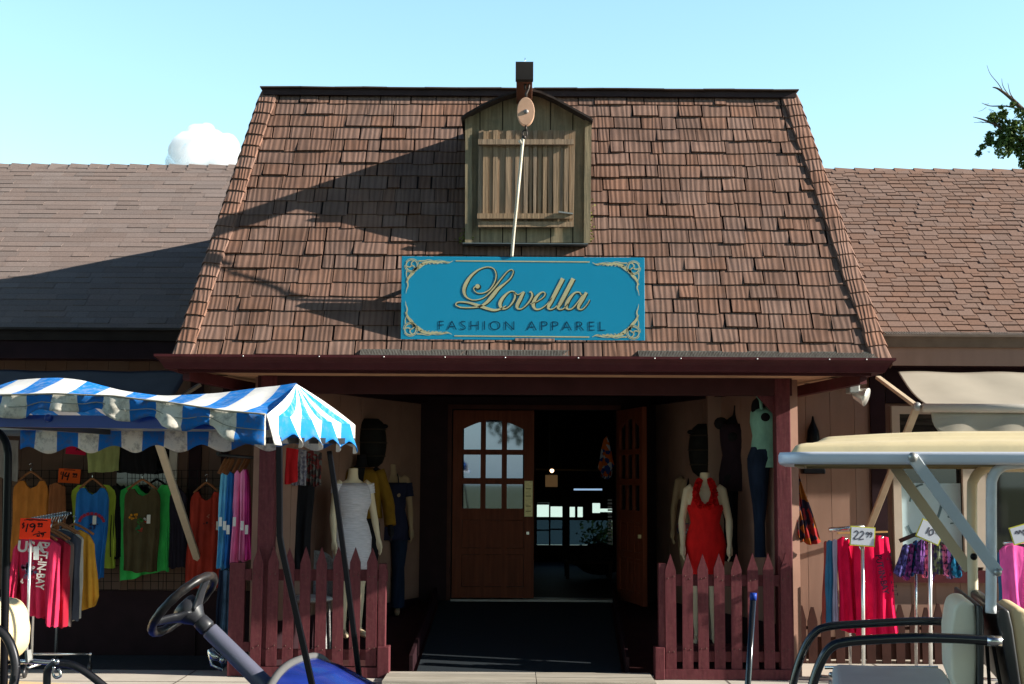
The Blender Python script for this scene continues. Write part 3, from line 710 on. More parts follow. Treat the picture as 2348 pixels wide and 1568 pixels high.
xr = P(1990, 1000, YW).x
xs0 = Ra.x - .55
b = B(); b.box((xs0 + .05, YW + .021, 0), (9.8, YW + .12, zs)); b.build('wall', tan_dk, wr)
siding(xs0 + .05, xr, 0.02, zs - .0, YW, wr, tan, .235)
b = B(); p, q = P(1996, 1000, YW - .03), P(2030, 1000, YW - .03); b.box((p.x, YW - .035, 0), (q.x, YW - .002, zs)); b.build('corner_board', dkred, wr)
YV = YW + .0
def V(u, v, dy=0): return P(u, v, YV + dy)
zsill = V(2100, 1334).z
siding(V(2030, 1300).x, 9.8, .02, zsill, YV, wr, tan, .235)
b = B(); b.box((V(2030, 1300).x, YV - .08, zsill), (9.8, YV + .02, V(2100, 1306).z)); b.build('sill', maroon, wr)
b = B(); b.box((V(2030, 900).x, YV - .0, V(2100, 925).z), (9.8, YV + .02, zs)); b.build('header_board', dkred, wr)
wf = M('cream_frame', (.50, .42, .34), rough=.6, var=.06)
def window(u0, u1, v0, v1, parent):
    a, c = V(u0, v1), V(u1, v0); w_ = thing('window', (a.x, YV, a.z), None, None); w_.parent = parent; w_.location = w_.location - parent.location
    b = B(); b.box((a.x, YV + .02, a.z), (c.x, YV + .026, c.z)); b.build('pane', dglass, w_)
    s_ = .055; b = B()
    b.box((a.x - s_, YV - .04, a.z - .03), (a.x + .02, YV + .02, c.z + s_)); b.box((c.x - .02, YV - .04, a.z - .03), (c.x + s_, YV + .02, c.z + s_))
    b.box((a.x + .02, YV - .038, c.z - .02), (c.x - .02, YV + .02, c.z + s_ - .002)); b.box((a.x + .02, YV - .038, a.z - .03), (c.x - .02, YV + .02, a.z + .03))
    b.build('window_frame', wf, w_); return w_
window(2063, 2205, 945, 1300, wr); w2 = window(2262, 2395, 945, 1300, wr); window(2450, 2620, 945, 1300, wr)
b = B(); a, c = V(2212, 1300, -.06), V(2252, 930, -.06); b.box((a.x, YV - .075, a.z), (c.x, YV - .045, c.z)); b.build('mullion_post', wf, wr)
# poster inside the first window
a, c = V(2070, 1292, .0), V(2202, 1108, 0)
b = B(); b.box((a.x, YV + .012, a.z), (c.x, YV + .018, c.z))
po = b.build('poster', M('poster_paper', (.42, .56, .62), rough=.6, var=.04), None, label='pale blue poster with dark curved strokes inside the window', cat='poster')
b = B()
for pts, wd in (([(2080, 1205), (2092, 1225), (2115, 1228), (2140, 1205), (2156, 1165), (2158, 1125), (2150, 1110)], 6), ([(2085, 1150), (2095, 1120), (2115, 1110)], 4), ([(2172, 1185), (2200, 1180)], 5), ([(2178, 1200), (2200, 1197)], 3)):
    q = [P(x, y, YV + .010) for x, y in cat_rom(pts, 6)]
    for s0, s1 in zip(q, q[1:]): b.beam(s0, s1, wd * .004, .003, up=(0, 1, 0))
b.build('print', M('poster_ink', (.10, .16, .18)), po)

# awnings
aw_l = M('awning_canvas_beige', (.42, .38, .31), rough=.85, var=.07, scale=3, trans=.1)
def awning(name, label, uL, uR, vt0, vb0, x0, x1, zt, zf, mat, seed, yf=11.25):
    YA = YE - .11
    t = thing(name, ((x0 + x1) / 2, YW, zt), label, 'awning')
    rd = random.Random(seed)
    def fn(u, v):
        x = lerp(x0, x1, u); y = lerp(YA, yf, v); z = lerp(zt, zf + .03, v)
        sag = -.035 * math.sin(math.pi * v) + .0055 * math.sin(u * (x1 - x0) * 8.5 - v * 3.2) * (1 - .55 * v)
        return Vector((x, y, z + sag)), Vector((0, .0, -1))
    b = B(); b.sheet(fn, 120, 14, .004); b.build('canvas', mat, t)
    b = B(); b.tube([(x0 - .03, yf, zf), (x1, yf, zf)], .038, 14); fb = b.build('front_bar', white_p if 'beige' in label else gutter_dk, t)
    def fv(u, v):
        x = lerp(x0 + .05, x1, u); edge = min(1, u * (x1 - x0) / .16)
        z = zf - .03 - v * (.215 * math.sqrt(max(0, 1 - (1 - edge) ** 2)) + .006 * math.sin(x * 9) + .012 * noise.noise(Vector((x * 2, 0, seed)))); y = yf + .02 + .018 * math.sin(x * 14 + 2 * v) * v
        return Vector((x, y, z)), Vector((0, 1, 0))
    b = B(); b.sheet(fv, 160, 6, .004); b.build('valance', mat, t)
    return t
pL = P(2058, 852, YE - .11); pB = P(2112, 935, 11.25)
ar = awning('awning', 'beige canvas awning with rounded white front bar over the right windows', 0, 0, 0, 0, pL.x, 5.5, pL.z, pB.z, aw_l, 4)
armm = M('awning_arm_beige', (.52, .42, .30), rough=.5, var=.1, scale=8)
def arm(parent, pts, w_=.05, mat=armm, nm='arm'):
    b = B()
    for a, c in zip(pts, pts[1:]): b.beam(a, c, w_, .03)
    return bevel(b.build(nm, mat, parent), .005)
q0, q1, q2 = P(2012, 865, 12.0), P(2102, 932, 11.27), P(1988, 1222, YW - .05)
arm(ar, [q0, q1]); arm(ar, [q1 + Vector((-.005, .01, -.02)), q2], .065)
b = B(); b.ball(q1, .04, 10, (1, .8, 1)); b.build('elbow_joint', galv, ar)
xl_ = -pL.x + .13
al = awning('awning', 'charcoal-looking canvas awning in deep shade over the left clothes display', 0, 0, 0, 0, -9.3, P(428, 890, 12).x, P(300, 850, YE - .11).z, P(300, 935, 11.3).z, M('awning_canvas_shaded', (.10, .10, .11), rough=.9, var=.08), 6, 11.3)  # same canvas as the right awning, with its shade put into the darker colour
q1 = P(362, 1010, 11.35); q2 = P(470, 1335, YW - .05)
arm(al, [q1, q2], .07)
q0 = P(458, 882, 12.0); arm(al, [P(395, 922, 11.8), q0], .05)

# ------------------------------------------------------------------ hanging shop sign
YS = YG + .14
c0, c1 = P(918, 778, YS), P(1477, 587, YS)
zS0, zS1 = (P(918, 778, YS).z + P(1476, 781, YS).z) / 2, (P(918, 587, YS).z + P(1477, 591, YS).z) / 2
sgn = thing('shop_sign', ((c0.x + c1.x) / 2, YS, zS0), 'long turquoise shop sign with gold script name, dark capitals and gold corner scrolls', 'sign')
b = B(); b.box((c0.x, YS, zS0), (c1.x, YS + .035, zS1)); bevel(b.build('board', M('turquoise_sign', (.008, .27, .46), rough=.3, var=.03, scale=3, spec=.4), sgn), .003)
SX, SZ = (c1.x - c0.x), (zS1 - zS0)
def S(x, y, d=.002):        # zoomed sign pixel -> point (corners of the board at x 40..2272, y 118..890)
    u = (x - 38) / (2272 - 38); v = (y - 120) / (888 - 120)
    return Vector((c0.x + u * SX, YS - d, zS1 - v * SZ))
goldm = M('gold_leaf', (.60, .56, .33), rough=.35, var=.12, scale=5, metal=.25); inkm = M('sign_dark_ink', (.006, .05, .10), rough=.5); shm = M('letter_dark_edge', (.03, .045, .03), rough=.5)
def stroke(b, pts, d, dx=0, dy=0, grow=0, n=8):      # pts: (x, y, width)
    q = cat_rom(pts, n); L = []; Rr = []; grow = grow - 2
    for i, (x, y, w_) in enumerate(q):
        a = q[max(0, i - 1)]; c = q[min(len(q) - 1, i + 1)]; tx, ty = c[0] - a[0], c[1] - a[1]; l = math.hypot(tx, ty) + 1e-6
        nx, ny = -ty / l, tx / l; h = (w_ + grow) / 2
        L.append(S(x + nx * h + dx, y + ny * h + dy, d)); Rr.append(S(x - nx * h + dx, y - ny * h + dy, d))
    m = len(L); b.add(L + Rr, [(i, i + 1, m + i + 1, m + i) for i in range(m - 1)])
LET = [
 [(738, 400, 26), (712, 402, 12), (704, 425, 9), (735, 456, 9), (790, 456, 10), (848, 425, 11), (893, 360, 12), (908, 290, 12), (885, 232, 11), (825, 215, 10), (745, 242, 14), (672, 305, 24), (625, 385, 32), (614, 445, 28), (634, 492, 18), (685, 520, 11), (745, 518, 10), (810, 490, 10), (880, 420, 14), (950, 330, 12), (1010, 258, 10), (1048, 238, 9), (1066, 258, 10), (1040, 318, 12), (985, 370, 16), (925, 420, 30), (870, 490, 34), (820, 545, 26), (760, 580, 16), (670, 592, 12), (580, 588, 12), (540, 565, 12), (565, 542, 12), (650, 545, 18), (740, 570, 26), (830, 600, 26), (895, 614, 22), (955, 600, 13), (1000, 572, 9)],
 [(1082, 470, 10), (1072, 442, 10), (1030, 445, 12), (975, 495, 26), (945, 555, 32), (962, 597, 20), (1005, 597, 11), (1052, 555, 14), (1082, 495, 18), (1078, 452, 12), (1110, 470, 8), (1150, 447, 9)],
 [(1165, 442, 20), (1135, 500, 32), (1102, 570, 32), (1112, 600, 18), (1150, 596, 10), (1205, 545, 14), (1240, 480, 18), (1228, 443, 14), (1215, 450, 8)],
 [(1220, 556, 7), (1280, 535, 8), (1345, 490, 10), (1358, 455, 11), (1328, 446, 12), (1280, 490, 26), (1250, 555, 32), (1268, 600, 20), (1315, 600, 12), (1375, 558, 9), (1420, 500, 8)],
 [(1522, 318, 36), (1470, 420, 36), (1412, 535, 34), (1388, 585, 26), (1405, 604, 14), (1440, 594, 10), (1480, 558, 9)],
 [(1618, 318, 36), (1565, 420, 36), (1505, 535, 34), (1478, 585, 26), (1495, 604, 14), (1530, 594, 10), (1572, 550, 9)],
 [(1690, 470, 10), (1672, 445, 12), (1628, 452, 16), (1578, 510, 30), (1552, 572, 30), (1570, 602, 16), (1610, 592, 12), (1660, 535, 12), (1705, 470, 12)],
 [(1738, 446, 26), (1705, 505, 30), (1665, 575, 28), (1672, 602, 16), (1705, 598, 10), (1745, 555, 9), (1768, 512, 7)]]
b = B(); b2 = B()
for L_ in LET: stroke(b, L_, .0035, grow=1); stroke(b2, L_, .0022, 6, 6, 7)
# curl dot
for bb_, dd, g in ((b, .0038, 0), (b2, .0024, 7)):
    bb_.add([S(738 + g + math.cos(i * .52) * (21 + g), 395 + g + math.sin(i * .52) * (21 + g), dd) for i in range(12)], [tuple(range(12))])
b2.build('script_shadow', shm, sgn); b.build('script_name', goldm, sgn)
y0 = 756
for s_, xa, xb in (('FASHION', 385, 1078), ('APPAREL', 1190, 1912)):
    tb_ = text(s_, None, None, None, (0, 0, 0), (1, 0, 0), (0, 0, 1), 1, 'LEFT', 0, 1.32, -.012)
    xs = [v.x for v in tb_.v]; zz = [v.z for v in tb_.v]; A_ = S(xa, y0 + 41, .0025); C_ = S(xb, y0 - 41, .0025)
    b = B(); b.add([(lerp(A_.x, C_.x, (v.x - min(xs)) / (max(xs) - min(xs))), A_.y, lerp(A_.z, C_.z, (v.z - min(zz)) / (max(zz) - min(zz)))) for v in tb_.v], [tuple(f) for f in tb_.f])
    b.build('lettering', inkm, sgn)
b = B()
for (xa, xb, y) in ((535, 1768, 160), (530, 1765, 853)):
    b.add([S(xa, y - 5, .0025), S(xb, y - 5 + 3, .0025), S(xb, y + 6 + 3, .0025), S(xa, y + 5, .0025)], [(0, 1, 2, 3)])
def corner(cx, cy, sx_, sy_):
    def T(x, y): return (cx + sx_ * x, cy + sy_ * y)
    def st(pts): stroke(b, [(*T(x, y), w_) for x, y, w_ in pts], .0026, n=5)
    ring = [(math.cos(a) * 52, math.sin(a) * 52, 12) for a in [i * .5236 for i in range(13)]]; st(ring)
    st([(math.cos(a) * 66 , math.sin(a) * 64, 7) for a in [i * .5236 - 2.6 for i in range(12)]])
    for a in (0.4, 2.5, 4.6):
        st([(0, 0, 16), (math.cos(a) * 25, math.sin(a) * 25, 12), (math.cos(a + .5) * 48, math.sin(a + .5) * 48, 14)])
    st([(20, 40, 14), (60, 20, 30), (100, -12, 34), (140, -30, 26), (185, -36, 22), (235, -30, 20), (285, -36, 14), (335, -26, 12), (380, -46, 5)])
    st([(60, -42, 14), (110, -44, 12), (160, -54, 7), (205, -44, 9), (250, -50, 6), (310, -40, 7), (350, -34, 4)])
    st([(40, 20, 24), (10, 70, 30), (-20, 105, 24), (-38, 145, 16), (-32, 185, 14), (-44, 225, 9), (-50, 262, 4)])
    st([(-46, 50, 14), (-48, 90, 10), (-40, 120, 8), (-50, 160, 6)])
    for k in range(7):
        st([(85 + k * 36, -22 + 6 * math.sin(k * 2), 12), (97 + k * 36, -8 - k * 3, 8), (112 + k * 36, -18, 3)])
corner(132, 205, 1, 1); corner(2172, 215, -1, 1); corner(128, 795, 1, -1); corner(2168, 812, -1, -1)
b.build('gold_scrollwork', goldm, sgn)
b = B()
for x in (c0.x + .3, c1.x - .3):
    b.beam((x, YS + .035, zS1 - .12), (x, roofY(zS1 - .12) + .01, zS1 - .12), .03, .03); b.beam((x, YS + .035, zS0 + .08), (x, roofY(zS0 + .08) + .02, zS0 + .08), .03, .03)
b.build('bracket', black, sgn)

# pulley block and rope from the hoist beam to the sign
Yp = Yd - .50
def Q(u, v, dy=0): return P(u, v, Yp + dy)
pc = Q(1205, 257)
pul = thing('pulley_block', pc, 'oval wooden pulley block with iron hook hanging from the hoist beam', 'pulley')
b = B()
for dy in (-.028, .016):
    pts = [(pc.x + math.cos(a) * .072, Yp + dy, pc.z + math.sin(a) * .118) for a in [i * 2 * math.pi / 28 for i in range(28)]]
    b.prism(pts, (0, .014, 0))
bevel(b.build('cheek', M('pulley_wood', (.60, .37, .25), rough=.5, var=.15, scale=8), pul), .004)
b = B(); pts = [(pc.x + math.cos(a) * .058, Yp - .013, pc.z + math.sin(a) * .058) for a in [i * 2 * math.pi / 24 for i in range(24)]]; b.prism(pts, (0, .028, 0)); b.build('sheave', black, pul)
b = B(); b.ball((pc.x + .003, Yp - .03, pc.z - .004), .02, 12, (1, .5, 1)); b.build('axle', M('axle_iron', (.25, .24, .23), rough=.5, metal=.6), pul)
iron = M('dark_iron', (.06, .05, .045), rough=.5, metal=.5)
b = B(); b.tube([Q(1206, 228), Q(1206, 215), Q(1211, 204), Q(1213, 193), Q(1207, 190), Q(1203, 196), Q(1204, 206)], .010, 8); b.tube([Q(1205, 288), Q(1206, 300)], .009, 8)
ring = [Q(1203 + 5 * math.cos(a), 306 + 8 * math.sin(a)) for a in [i * .6283 for i in range(10)]]; b.tube(ring, .006, 6, closed=True); b.ball(Q(1201, 315), .019, 10); b.build('hook', iron, pul)
b = B(); pts = cat_rom([tuple(Q(1199, 318)), tuple(Q(1196, 345)), tuple(P(1191, 400, Yp)), tuple(P(1186, 450, Yp - .02)), tuple(P(1178, 530, lerp(Yp, YS, .7))), tuple(P(1173, 588, YS + .0))], 10)
b.tube(pts, .0125, 8); b.tube([Q(1196, 330), Q(1191, 322)], .014, 8)
b.build('rope', rope_m, None, label='pale rope running from the pulley hook down to the turquoise sign', cat='rope', origin=tuple(Q(1196, 330)))

# ------------------------------------------------------------------ picket fences of the porch
def picket_fence(label, cu, tipv, botv, upost, railv, kick, extra=None):
    x0 = P(cu[0], 1500, YP).x
    t = thing('picket_fence', (P(sum(cu) / len(cu), 1500, YP).x, YP, .012), label, 'fence', None)
    for u in cu:
        p = P(u, tipv, YP - .03); hw_ = .045; z1_ = p.z; z0_ = max(.03, P(u, botv, YP - .03).z); zsr = z1_ - .135
        rr = rnd.uniform(-.007, .007); z1_ += rnd.uniform(-.008, .006); zsr += rnd.uniform(-.012, .008)
        b = B(); b.prism([(p.x - hw_, YP - .03, z0_), (p.x + hw_, YP - .03, z0_), (p.x + hw_ + rr, YP - .03, zsr), (p.x + rr, YP - .03, z1_), (p.x - hw_ + rr, YP - .03, zsr)], (0, .022, 0))
        pk_ = b.build('picket', maroon_w, t)
        b = B()
        for vz in (.26, .86):
            for hx in (-.02, .022): b.ball((p.x + hx + rnd.uniform(-.004, .004), YP - .031, vz + rnd.uniform(-.02, .02)), .0055, 6)
        b.build('nail_heads', M('rusty_nails', (.10, .06, .05), rough=.7), pk_)
    xa, xb = P(min(cu) - 14, 1500, YP).x, P(max(upost), 1500, YP).x
    for v0, v1 in railv:
        b = B(); b.box((xa, YP - .006, P(700, v1, YP).z), (max(xb, P(max(cu) + 14, 1500, YP).x), YP + .03, P(700, v0, YP).z)); b.build('rail', maroon_w, t)
    pa, pb = P(upost[0], 1292, YP), P(upost[1], 1292, YP)
    b = B(); b.box((pa.x, YP - .02, .014), (pb.x, YP + .07, pa.z)); bevel(b.build('end_post', maroon_w, t), .005)
    b = B(); b.box((xa, YP - .045, .016), (max(xb, P(max(cu) + 14, 1500, YP).x) + .01, YP + .05, .10)); b.build('base_board', maroon_w, t)
    ks = kick; b = B(); b.box((P(ks[0], 1500, YP).x, YP - .06, .014), (P(ks[1], 1500, YP).x, YP + .09, P(700, ks[2], YP).z)); bevel(b.build('foot_block', maroon_w, t), .006)
    return t
fl = picket_fence('maroon picket fence left of the porch ramp, right half lit by the sun', [591, 627, 664, 701, 738, 778, 816, 854], 1254, 1527, (868, 886), [(1305, 1331), (1488, 1512)], (866, 893, 1480))
b = B(); a, c = P(527, 1290, YP), P(562, 1290, YP); b.box((a.x, YP, .02), (c.x, YP + .05, a.z)); b.box((c.x - .01, YP + .004, .3), (P(577, 1300, YP).x, YP + .03, .22)); b.box((c.x, YP + .006, P(700, 1331, YP).z), (P(577, 1300, YP).x, YP + .03, P(700, 1305, YP).z)); b.build('end_board', maroon_w, fl)
fr_ = picket_fence('maroon picket fence right of the porch ramp, tips lit pink by the sun', [1537, 1575, 1611, 1648, 1686, 1724, 1761, 1799], 1268, 1537, (1509, 1527), [(1312, 1338), (1488, 1512)], (1500, 1522, 1478))
b = B(); a, c = P(1522, 1478, YP + .5), P(1780, 1512, YP + .5); b.box((a.x, YP + .45, c.z), (c.x, YP + .62, a.z)); b.build('bench_rail', maroon_w, None, label='red painted plank platform behind the right picket fence', cat='platform')
# low dark picket fence under the right windows
dkp = M('dark_picket_stain', (.05, .022, .018), rough=.8, var=.2)
t = thing('picket_fence', (P(2050, 1500, 12.3).x, 12.3, .012), 'low dark brown picket fence behind the clothes racks under the right windows', 'fence')
us = [1836, 1862, 1892, 1925, 1960, 1995, 2030, 2062, 2095, 2122, 2150, 2185, 2220, 2255, 2290, 2325, 2360]
for i, u in enumerate(us):
    p = P(u, 1388 + 5 * math.sin(i * 2.3), 12.3); b = B(); b.prism([(p.x - .04, 12.3, .015), (p.x + .04, 12.3, .015), (p.x + .045, 12.3, p.z - .13), (p.x + .012, 12.3, p.z), (p.x - .012, 12.3, p.z), (p.x - .045, 12.3, p.z - .13)], (0, .02, 0)); b.build('picket', dkp, t)
b = B(); a, c = P(1822, 1435, 12.34), P(2500, 1435, 12.34); b.box((a.x, 12.325, .32), (c.x, 12.36, a.z)); b.box((a.x, 12.325, .05), (c.x, 12.35, .25)); b.build('rail', dkp, t)

# ------------------------------------------------------------------ floodlight, wall lantern
p = P(1968, 905, 11.0)
t = thing('floodlight', p, 'small silver floodlight under the right corner of the porch eave', 'floodlight')
b = B(); b.box((p.x - .09, 10.95, p.z + .01), (p.x + .0, 11.08, p.z + .10)); bevel(b.build('junction_box', galv, t), .01)
b = B(); b.tube([(p.x - .02, 11.0, p.z + .1), (p.x - .02, 11, zc - .0)], .014, 8); b.build('stem', galv, t)
ax = Vector((.75, -.45, -.3)).normalized()
b = B(); pts = [p + ax * s_ for s_ in (-.05, -.03, .02, .06, .07)]; b.tube(pts, [.02, .045, .06, .078, .08], 18, up=(0, 0, 1)); b.build('reflector', M('silver_reflector', (.75, .72, .66), rough=.3, metal=.6), t)
p = P(1866, 1040, YW - .08)
t = thing('wall_lantern', p, 'black ship-style wall lantern with small warm bulb on the tan siding', 'lantern')
b = B(); b.tube([p + Vector((0, .03, z)) for z in (.36, .30, .22, .12, .04, -.05, -.14)], [.006, .02, .055, .065, .05, .075, .04], 12); b.build('lantern_body', black, t)
b = B(); q = P(1866, 1074, YW - .1); b.box((q.x - .11, q.y - .04, q.z - .05), (q.x + .1, YW - .001, q.z)); bevel(b.build('drip_tray', black, t), .01)
b = B(); q = P(1856, 1063, YW - .15); b.ball(q, .016, 10); b.build('bulb', emis('warm_bulb', (1, .55, .12), 2.2), t)

# ------------------------------------------------------------------ tree at the right, trees across the street (seen in the door panes, crowns packed dense to cut fill light), cloud
bark = M('bark', (.12, .085, .06), rough=.9, var=.3, scale=8, bump=.5)
leafm = M('leaves', (.10, .15, .035), rough=.6, var=.3, scale=3, isl=.35, trans=.35)
def leafcloud(b, c, r, n, size, rd, sq=1.0):
    for _ in range(n):
        while True:
            q = Vector((rd.uniform(-1, 1), rd.uniform(-1, 1), rd.uniform(-1, 1)))
            if q.length < 1: break
        p = c + Vector((q.x * r, q.y * r, q.z * r * sq)); nn_ = Vector((rd.gauss(0, 1), rd.gauss(0, 1), rd.gauss(0, .8))).normalized(); a_ = nn_.orthogonal().normalized(); a_.rotate(Matrix.Rotation(rd.uniform(0, 6), 3, nn_)); c_ = nn_.cross(a_); s_ = size * rd.uniform(.6, 1.2)
        b.add([p - a_ * s_, p - a_ * .2 * s_ + c_ * s_ * .55, p + a_ * s_, p - a_ * .2 * s_ - c_ * s_ * .55], [(0, 1, 2, 3)])
rd = random.Random(21); YT = 22
tr_ = thing('tree', P(2560, 1330, YT), 'leafy tree with bare twig tips at the right edge above the brown roof', 'tree')
tr_.location.z = 0; bx_ = tr_.location.x
fork = P(2520, 520, YT)
b = B(); b.tube(cat_rom([(bx_, YT, 0), (bx_ - .05, YT, 2), (bx_ - .1, YT, 4.2), tuple(fork)], 6), [.24 - .004 * i for i in range(19)], 10)
def br_(pts, r0, r1, dy=0):
    q = cat_rom([tuple(P(u, v, YT + d)) for u, v, d in pts], 6); b.tube(q, [lerp(r0, r1, i / (len(q) - 1)) for i in range(len(q))], 6)
br_([(2520, 520, 0), (2440, 400, 0), (2380, 280, 0), (2347, 255, .1), (2320, 228, .1), (2290, 205, .1), (2275, 200, .1)], .09, .008)
br_([(2347, 255, .1), (2310, 244, .1), (2270, 243, .1), (2250, 236, .1)], .02, .004)
br_([(2330, 236, .1), (2316, 215, 0), (2310, 190, 0)], .012, .003); br_([(2300, 212, .1), (2288, 192, .1), (2270, 170, .1), (2262, 150, 0)], .010, .003); br_([(2320, 228, .1), (2300, 200, .2), (2296, 180, .2)], .01, .003)
br_([(2480, 460, 0), (2390, 360, .1), (2340, 320, 0), (2290, 290, 0), (2255, 275, 0), (2230, 268, 0)], .06, .004)
br_([(2290, 290, 0), (2262, 281, .1), (2232, 281, .1)], .008, .003)
br_([(2430, 410, .2), (2360, 345, .2), (2310, 332, .1), (2268, 325, .1), (2248, 345, .1), (2240, 358, .1)], .03, .004)
br_([(2520, 520, 0), (2560, 400, .5), (2620, 250, .6)], .09, .02); br_([(2520, 520, 0), (2480, 350, 1), (2470, 180, 1)], .08, .02)
for _ in range(46):
    u0, v0 = rd.uniform(2258, 2350), rd.uniform(235, 355); a_ = rd.uniform(2.2, 4.3); l_ = rd.uniform(8, 22); dz = rd.uniform(-.15, .15)
    if u0 < 2275 and v0 > 300: l_ *= .5
    b.tube([P(u0, v0, YT + dz), P(u0 + math.cos(a_) * l_ * .5, v0 - math.sin(a_) * l_ * .5 + 1, YT + dz), P(u0 + math.cos(a_) * l_, v0 - math.sin(a_) * l_ * .8, YT + dz)], [.006, .004, .002], 4)
b.build('trunk', bark, tr_)
b = B()
for (u, v, r, n) in ((2285, 275, .12, 40), (2300, 262, .08, 20), (2275, 268, .08, 16), (2310, 290, .14, 40), (2270, 310, .07, 18), (2290, 305, .08, 22), (2325, 300, .18, 80), (2310, 325, .17, 70), (2300, 345, .14, 50), (2335, 335, .17, 70), (2340, 280, .14, 30), (2345, 262, .07, 10), (2320, 240, .05, 8), (2268, 324, .08, 26), (2252, 338, .05, 14), (2243, 352, .05, 14), (2290, 330, .08, 20), (2347, 360, .08, 14), (2344, 376, .08, 14), (2295, 245, .035, 6), (2330, 255, .04, 7),
                     (2380, 330, .4, 200), (2420, 280, .5, 220), (2390, 390, .35, 140), (2470, 330, .6, 260), (2500, 200, .7, 300), (2560, 300, .8, 340), (2620, 220, .8, 300), (2600, 400, .7, 260), (2460, 440, .5, 200)):
    leafcloud(b, P(u, v, YT + rd.uniform(-.2, .2)), r * 1.05, int(n * 3.2), .043, rd)
b.build('crown', leafm, tr_)
for k, (x, y, h, rr) in enumerate(((-15, -13, 10.5, 6.5), (-5, -16, 11.5, 7), (6, -14, 11, 6.5), (16, -19, 11.5, 7), (-26, -15, 10.5, 7), (27, -23, 11.5, 7))):
    t = thing('tree', (x, y, 0), ['broad park tree far left across the street', 'tall park tree left across the street', 'round park tree in the middle across the street', 'tall park tree right across the street', 'outermost park tree at left', 'outermost park tree at right'][k] + ', behind the viewer', 'tree', 'park trees across the street')
    b = B(); b.tube([(x, y, 0), (x + .1, y, 2), (x, y + .1, 4), (x + .2, y, h)], [.4, .32, .28, .1], 10)
    for a in range(6): b.tube([(x, y, 3.6), (x + math.cos(a) * rr * .35, y + math.sin(a) * rr * .35, 5.8), (x + math.cos(a) * rr * .75, y + math.sin(a) * rr * .7, 7.2)], [.16, .1, .03], 6)
    b.build('trunk', bark, t)
    b = B()
    for _ in range(85):
        a = rd.uniform(0, 6.28); q = rr * math.sqrt(rd.random()); leafcloud(b, Vector((x + math.cos(a) * q, y + math.sin(a) * q * .8, h + rd.uniform(-7.6, 4.5) * (1 - .5 * (q / rr) ** 2))), rd.uniform(1.1, 1.9), 90, .24, rd, .7)
    for _ in range(30):
        a = rd.uniform(0, 6.28); q = rr * .95 * math.sqrt(rd.random()); leafcloud(b, Vector((x + math.cos(a) * q, y + math.sin(a) * q * .6, rd.uniform(3.6, 5.6))), rd.uniform(.7, 1.1), 60, .2, rd, .8)
    b.build('crown', leafm, t)
# cumulus cloud
rd = random.Random(5); YC = 620
b = B()
for (u, v, r) in ((430, 345, 44), (405, 372, 28), (460, 320, 36), (490, 325, 30), (500, 350, 48), (520, 335, 32), (535, 360, 26), (470, 370, 60), (405, 345, 22), (398, 360, 16), (448, 305, 22), (475, 300, 20), (455, 392, 50), (520, 385, 46), (475, 420, 70), (560, 410, 50), (400, 400, 22)):
    c = P(u, v, YC + rd.uniform(-10, 10)); R_ = r * YC / FP
    n0 = len(b.v); b.ball(c, R_, 40)
    for i in range(n0, len(b.v)):
        d = b.v[i] - c; q = b.v[i] * .11; f = 1 + .10 * noise.fractal(q, .9, 2.1, 4); b.v[i] = c + d * f
cm = bpy.data.materials.new('cloud_vapour'); cm.use_nodes = True; cn_ = cm.node_tree.nodes; cn_.remove(cn_['Principled BSDF'])
pv = cn_.new('ShaderNodeVolumePrincipled'); pv.inputs['Color'].default_value = (1, 1, 1, 1); pv.inputs['Density'].default_value = .22; pv.inputs['Anisotropy'].default_value = .2
cm.node_tree.links.new(pv.outputs[0], cn_['Material Output'].inputs['Volume'])
cl = b.build('cloud', cm); tag(cl, kind='structure')
for (u, v, r) in (): pass
b = B()
for (u, v, r) in ((1050, 212, 7), (1060, 206, 8), (1070, 212, 8)):
    c = P(u, v, 640); R_ = r * 640 / FP; b.ball(c, R_, 16, (1.5, 1, .8))
cl = b.build('cloud', cm); tag(cl, kind='structure')
# ------------------------------------------------------------------ golf carts
EF, ES = Vector((.973, -.23, 0)).normalized(), Vector((.23, .973, 0)).normalized()
def frame(O):
    O = Vector((O.x, O.y, 0))
    def L(f, s, z): return O + EF * f + ES * s + Vector((0, 0, z))
    def on(u, v, s):                       # picture point -> point on the cart's vertical lengthwise plane at side offset s
        d = P(u, v, CAMLOC.y + 1) - CAMLOC; p0 = O + ES * s; t = (p0 - CAMLOC).dot(ES) / d.dot(ES); return CAMLOC + d * t
    def fs(p): q = p - O; return q.dot(EF), q.dot(ES), p.z
    return L, on, fs
seatm = M('cream_vinyl', (.72, .56, .33), rough=.38, var=.05, scale=4, spec=.5)
blackp = M('black_plastic', (.02, .02, .022), rough=.4, var=.2, spec=.5)
bluep = M('blue_cart_paint', (.012, .03, .22), rough=.2, var=.35, scale=2, st=(.3, 3, 9), spec=.6, coat=.4)
tyre = M('tyre_rubber', (.02, .02, .02), rough=.85)
def cart_wheels(L, fs_, parent, W):
    for f in fs_:
        for s, sg in ((.06, -1), (W - .06, 1)):
            c = L(f, s, .235); b = B(); n = 24
            b.tube([c + ES * a for a in (-.09, -.08, .08, .09)], [.20, .228, .228, .20], n, up=(0, 0, 1)); w_ = b.build('wheel', tyre, parent)
            b = B(); b.tube([c + ES * a * sg for a in (.06, .098)], [.12, .10], 14, up=(0, 0, 1)); b.build('rim', white_p, w_)

